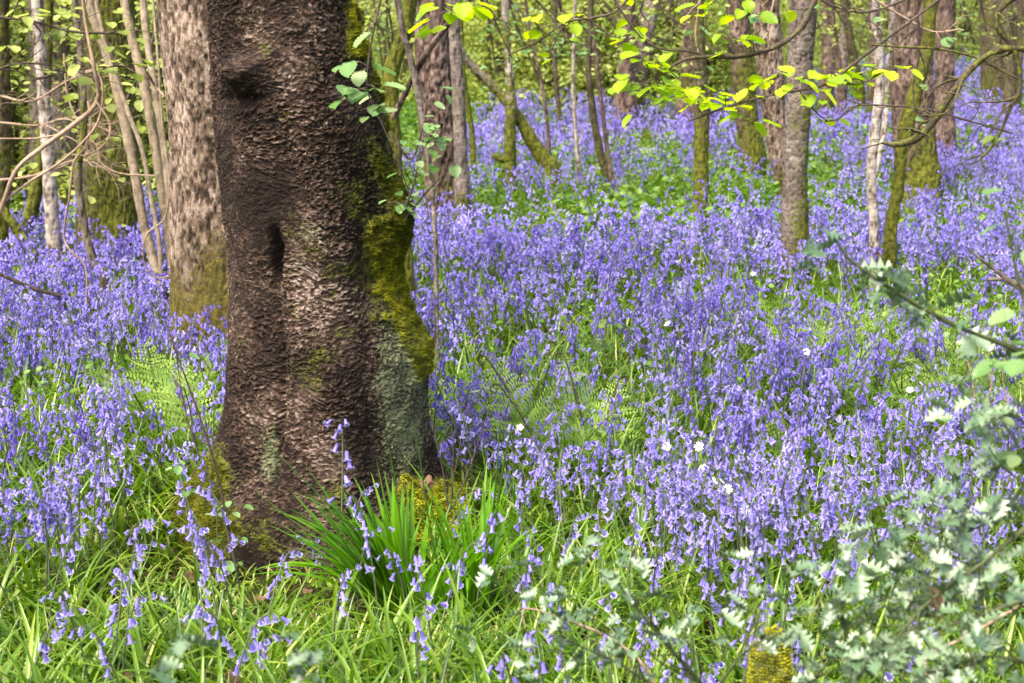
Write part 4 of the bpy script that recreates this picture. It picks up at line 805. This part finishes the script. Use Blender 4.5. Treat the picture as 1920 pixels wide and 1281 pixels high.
fern('low fern between bluebells at the far right of the meadow', 1650, 860, [(1, PI, .8), (0, .2, .8), (1, 4.5, .7)])
for i, (a_, b_) in enumerate([(1470, 620), (1530, 640), (1590, 660), (1650, 650), (1700, 690), (1760, 650), (1800, 700), (1840, 640), (1880, 720), (1560, 710), (1620, 720), (1500, 700), (1690, 610), (1780, 600), (1860, 590), (1730, 720), (1440, 560), (1600, 600)]):
    fern('light green fern in the fern patch under the birch and right trunks', a_, b_ + 30, [(int(rng.integers(3)), float(u_ + rng.normal(0, .4)), float(rng.uniform(.55, .9))) for u_ in (0, 1.6, 3.1, 4.7)], group='ferns in the right hand fern patch')
for i, (a_, b_) in enumerate([(1180, 430), (1230, 445), (1150, 470), (1290, 450), (1080, 440), (930, 420), (900, 450), (1380, 420), (1340, 520), (1050, 510), (1250, 330), (1210, 300), (1020, 360)]):
    fern('distant soft green fern in the glade', a_, b_, [(int(rng.integers(3)), float(u_ + rng.normal(0, .4)), float(rng.uniform(.5, .75))) for u_ in (0, 1.6, 3.1, 4.7)], group='ferns scattered in the glade')

# ------------------------------------------------------------------ stitchwort
def blossom_geo(s=.013):
    g = G()
    for k in range(5):
        for sg in (-.32, .32):
            a = k * 2 * PI / 5 + sg * .75; d = np.array([math.cos(a), math.sin(a), .25]); t = np.array([-math.sin(a), math.cos(a), 0])
            g.add(np.array([[0, 0, 0], d * s * .55 + t * s * .2, d * s, d * s * .55 - t * s * .2]), [[0, 1, 2, 3]], 0)
    a = np.linspace(0, 2 * PI, 6, endpoint=False); g.add(np.column_stack([np.cos(a) * s * .16, np.sin(a) * s * .16, np.full(6, s * .2)]), [[0, 1, 2, 3, 4, 5]], 1, tint=1.)
    return g
bl_me = blossom_geo().mesh('blossom', [M['white'], M['hazel']], False)
for i, (a_, b_, D, lab) in enumerate([(1352, 903, 3.72, 'white stitchwort, tallest of the bright cluster in the meadow'), (1364, 918, 3.72, 'white stitchwort low in the bright cluster in the meadow'), (1310, 838, 4.0, 'white stitchwort above and left of the bright cluster'), (1318, 878, 3.9, 'half hidden white stitchwort just left of the bright cluster'),
        (1396, 955, 3.6, 'lone white stitchwort below and right of the bright cluster'), (975, 802, 4.2, 'lone white stitchwort right of the old tree'), (1250, 838, 4.0, 'small white stitchwort left of the upper stitchwort'), (1252, 608, 5.4, 'small white stitchwort far up the middle of the meadow'), (1338, 902, 3.75, 'white stitchwort on the left of the bright cluster'), (1512, 660, 5.0, 'white stitchwort among the crowded bluebells'), (1706, 732, 4.6, 'white stitchwort in the right of the meadow')]
        + [(rng.uniform(1200, 1620), rng.uniform(400, 520), 0, '') for _ in range(14)] + [(rng.uniform(10, 240), rng.uniform(455, 510), 0, '') for _ in range(9)]):
    if not lab:
        q = Gd(a_, b_ + 60); D = q[1]; lab, gp = ('tiny white flower dotting the far bluebells', 'tiny white flowers in the far bluebells') if a_ > 600 else ('tiny white flower dotting the bluebells under the left thicket', 'tiny white flowers under the left thicket')
    else: gp = None
    tp = P(a_, b_, D); z0 = float(terr(tp[0], tp[1])); h = max(tp[2] - z0, .12); root = thing('stitchwort', lab, 'white flower', (tp[0], tp[1], z0), gp)
    g = G(); V, Fq, _, _ = tube([(.01, .02, -.01), (-.004, .0, h * .5), (0, 0, h)], [.0012, .001, .0008], n=8, sides=4); g.add(V, Fq); obj('stem', g.mesh('stem', [M['bell_stem']]), root)
    b_o = obj('blossom', bl_me, root, (0, 0, h)); b_o.rotation_euler = (float(rng.uniform(.5, 1.1)), float(rng.normal(0, .3)), float(rng.normal(0, .5))); s_ = float(rng.uniform(.9, 1.25)); b_o.scale = (s_,) * 3

# ------------------------------------------------------------------ holly in front
def holly(label, paths, D, n_leaf=22, size=.05, n_side=4, ln=.10, cluster=1):
    root = thing('holly_sprig', label, 'holly', P(paths[0][0][0], paths[0][0][1], D)); g = G(); tips = []; cs = []
    for p in paths:
        pts = rel([P(q[0], q[1], D + (q[3] if len(q) > 3 else 0)) for q in p], root); rad = [q[2] / 2 * D / F_PX for q in p]
        g = G(); tips += twigs(g, pts, rad, n_side, ln, 1, None, 0, 7, .1, flat=.5); cs.append(smooth_path(pts, 30)); obj('stem', g.mesh('stem', [M['bark_leafy']]), root)
    lp = []
    for c, d in tips:
        for _ in range(3): lp.append((c + rng.normal(0, size * .2, 3), math.atan2(-d[0], d[1]) + rng.normal(0, 1.1)))
    while len(lp) < n_leaf:
        c = cs[int(rng.integers(len(cs)))]; lp.append((c[int(rng.integers(4, 30))] + rng.normal(0, size * .3, 3), rng.uniform(0, 6.28)))
    lp = lp[:max(n_leaf, 1)] if len(lp) > n_leaf * 1.5 else lp
    for p_, a_ in lp:
        pass
    gl = G(); leaves(gl, T_HOLLY, [p_ for p_, a_ in lp], size, .5, [a_ for p_, a_ in lp], droop=.1)
    obj('leaves', gl.mesh('leaves', [M['holly']]), root)
M['bark_leafy'] = barkmat('green_twig', (.03, .045, .015), (.06, .08, .03), (.14, .15, .07), bump=.2)
holly('holly shoot reaching in from the right with pale spiny leaves on a green stem', [[(1960, 680, 11), (1880, 645, 10), (1790, 610, 10), (1700, 560, 9), (1640, 520, 8), (1590, 485, 6), (1570, 455, 4)]], 2.3, 30, .046, 6, .06)
holly('spiny grey green holly mass in the bottom right corner', [[(1960, 960, 10), (1850, 1050, 9), (1740, 1130, 8), (1680, 1200, 6)], [(1960, 1110, 8), (1850, 1150, 8), (1700, 1200, 7), (1600, 1240, 6)], [(1950, 1250, 8), (1850, 1230, 6), (1760, 1260, 5)]], 2.15, 230, .034, 18, .16)
holly('holly branch slanting behind the dead leaf, at lower right', [[(1940, 880, 7), (1880, 960, 7), (1800, 1000, 6), (1730, 980, 4), (1650, 950, 3)], [(1880, 960, 6), (1760, 1010, 4), (1690, 1040, 3)]], 2.3, 100, .034, 12, .12)
holly('low holly seedling spread along the bottom edge right of centre', [[(1330, 1300, 8), (1270, 1230, 7), (1210, 1160, 6), (1170, 1110, 4)], [(1330, 1310, 6), (1400, 1220, 5), (1480, 1180, 4), (1560, 1150, 3)], [(1250, 1300, 6), (1150, 1240, 5), (1060, 1200, 4)], [(1500, 1310, 6), (1560, 1230, 5), (1620, 1160, 4)]], 2.25, 240, .029, 20, .15)
holly('fine holly twigs down the right edge between the shoot and the corner mass', [[(1990, 860, 6), (1930, 800, 5), (1880, 770, 4), (1845, 780, 3)], [(1980, 940, 6), (1910, 900, 5), (1860, 850, 4), (1850, 820, 3)], [(1990, 560, 5), (1930, 520, 4), (1895, 440, 3)]], 2.2, 46, .032, 7, .08)
holly('blurred holly sprig poking up at the bottom left', [[(260, 1320, 6), (300, 1240, 4), (340, 1200, 3)]], 1.9, 6, .034, 2, .04)
holly('blurred holly sprig at the bottom edge in front of the old tree', [[(500, 1330, 6), (545, 1250, 4), (560, 1215, 3)], [(430, 1320, 4), (410, 1290, 3), (400, 1260, 2)]], 1.9, 7, .034, 2, .03)
bough('smooth green leaves at the right edge beside the holly shoot', 'privet_shoot', 'shrub', [[(1990, 700, 7), (1930, 600, 6), (1900, 480, 5), (1885, 400, 4)], [(1980, 900, 6), (1920, 850, 5), (1880, 790, 4)], [(1990, 620, 5), (1930, 650, 4), (1890, 690, 3)]], 2.2, M['bark_leafy'], M['hazelp'], size=.034, n_side=5, ln=.05, leaf_n=1, moss=0)

# ------------------------------------------------------------------ small things
def dead_leaf(label, px, py, D, size, n=3, tint=.5):
    root = thing('dead_leaf', label, 'dead leaf', P(px, py, D)); 
    g = G(); leaves(g, T_HAZEL, rng.normal(0, size * .15, (n, 3)), size, 1.2, mat_tint=np.full(n, tint)); obj('leaf_blade', g.mesh('leaf_blade', [M['dead']]), root)
dead_leaf('curled brown dead leaf caught in the holly', 1745, 1115, 2.25, .03, 4, .4)
dead_leaf('withered reddish brown leaves at the right foot of the old tree', 805, 905, 3.9, .028, 7, .05)
dead_leaf('withered brown leaf hanging at the foot of the hazel poles', 290, 556, 6.9, .11, 6, .2)
dead_leaf('tan dry blade lying before the woodrush', 690, 1218, 3.35, .04, 1, .9)
dead_leaf('long brown dead blade at the bottom edge left of centre', 420, 1262, 3.0, .03, 2, .5)
# moss covered stump
q = Gd(1455, 1262); root = thing('mossy_stump', 'small stump under bright yellow moss among the low holly', 'stump', (P(1452, 1225, 2.72)[0], 2.72, 0.0))
zt = P(1452, 1172, 2.72)[2]; zz = np.linspace(-.05, 1, 60); a = np.linspace(0, 2 * PI, 90, endpoint=False)
hh = zt; g = G(); prof = np.where(zz < .75, 1 - .18 * zz, np.sqrt(np.clip(1 - ((zz - .75) / .25) ** 2, 0, 1)) * .86)
Vb = np.stack([np.cos(a)[None] * prof[:, None] * .042 - .018 * (zz[:, None] - .5), np.sin(a)[None] * prof[:, None] * .045, (zz * hh)[:, None] * np.ones(90)], -1)
nzz = (fbm(Vb.reshape(-1, 3) * 45, 3) * .5 + fbm(Vb.reshape(-1, 3) * 14 + 3, 2) * 1.6).reshape(60, 90); Vb[..., 0] += np.cos(a) * nzz * .016 + .02 * np.clip(zz[:, None] - .6, 0, 1); Vb[..., 1] += np.sin(a) * nzz * .016; Vb[..., 2] += .012 * nzz * zz[:, None]
g.add(Vb, grid_faces(60, 90, True), moss=1.2); obj('wood', g.mesh('wood', [MO]), root)
k = 9000; i_ = rng.integers(0, 5400, k); b_ = Vb.reshape(-1, 3)[i_]; n_ = np.column_stack([np.cos(a[i_ % 90]), np.sin(a[i_ % 90]), np.full(k, .5)]) + rng.normal(0, .4, (k, 3)); n_ /= np.linalg.norm(n_, axis=1)[:, None]
sd = np.cross(n_, rng.normal(0, 1, (k, 3))); sd /= np.linalg.norm(sd, axis=1)[:, None]
g = G(); g.add(np.stack([b_ - sd * .0012, b_ + sd * .0012, b_ + n_ * rng.uniform(.004, .009, k)[:, None]], 1), np.arange(k * 3).reshape(-1, 3), tint=np.repeat(np.clip(rng.normal(.85, .3, k), 0, 1.1), 3)); obj('moss', g.mesh('moss', [M['moss']], False), root)
# bare twiggy shoots at both feet of the old tree
bough('bundle of thin bare red brown shoots at the right foot of the old tree', 'bare_shoots', 'shoots', [[(845, 960, 4), (850, 900, 3), (870, 800, 2), (885, 740, 1.5)], [(840, 950, 4), (830, 880, 3), (812, 800, 2), (806, 740, 1.5)], [(850, 950, 4), (880, 880, 3), (905, 800, 1.5)], [(846, 950, 4), (850, 850, 3), (845, 770, 1.5)]], 4.0, M['bark_twig'], M['hazelp'], size=.02, n_side=5, ln=.09, skip=.85, leaf_n=1, moss=0, up=.5)
bough('leaning bare sapling with a few lobed leaves left of the old tree foot', 'sapling', 'sapling', [[(448, 1085, 7), (430, 1000, 6), (405, 880, 5), (370, 770, 4), (330, 660, 3), (310, 600, 2)], [(375, 860, 4), (350, 780, 3), (335, 700, 2), (330, 640, 1.5)]], 3.85, M['bark_twig'], M['hazelp'], size=.026, n_side=4, ln=.07, skip=.5, leaf_n=1, moss=.1, leafspots=[(345, 880, 18, 6), (430, 950, 16, 5), (440, 1010, 18, 6), (340, 920, 16, 4), (430, 1060, 16, 4)])
bough('reddish bare stems standing in bluebells near the right edge', 'bare_shoots', 'shoots', [[(1830, 760, 4), (1820, 700, 3), (1800, 630, 2)], [(1850, 780, 4), (1860, 700, 3), (1850, 620, 2)], [(1890, 780, 4), (1880, 700, 2), (1890, 640, 2)]], 4.3, M['bark_vine'], M['hazelp'], size=.02, n_side=4, ln=.06, skip=.9, leaf_n=1, moss=0, up=.5)
bough('glossy dark ivy leaves at the foot of the plated trunk', 'ivy_sprig', 'ivy', [[(330, 600, 3), (325, 560, 3), (320, 520, 2)]], 6.5, M['bark_twig'], M['ivy'], size=.05, n_side=3, ln=.05, leaf_n=1, leafspots=[(320, 515, 10, 3), (330, 545, 10, 4)])
print('objects', len(bpy.data.objects))
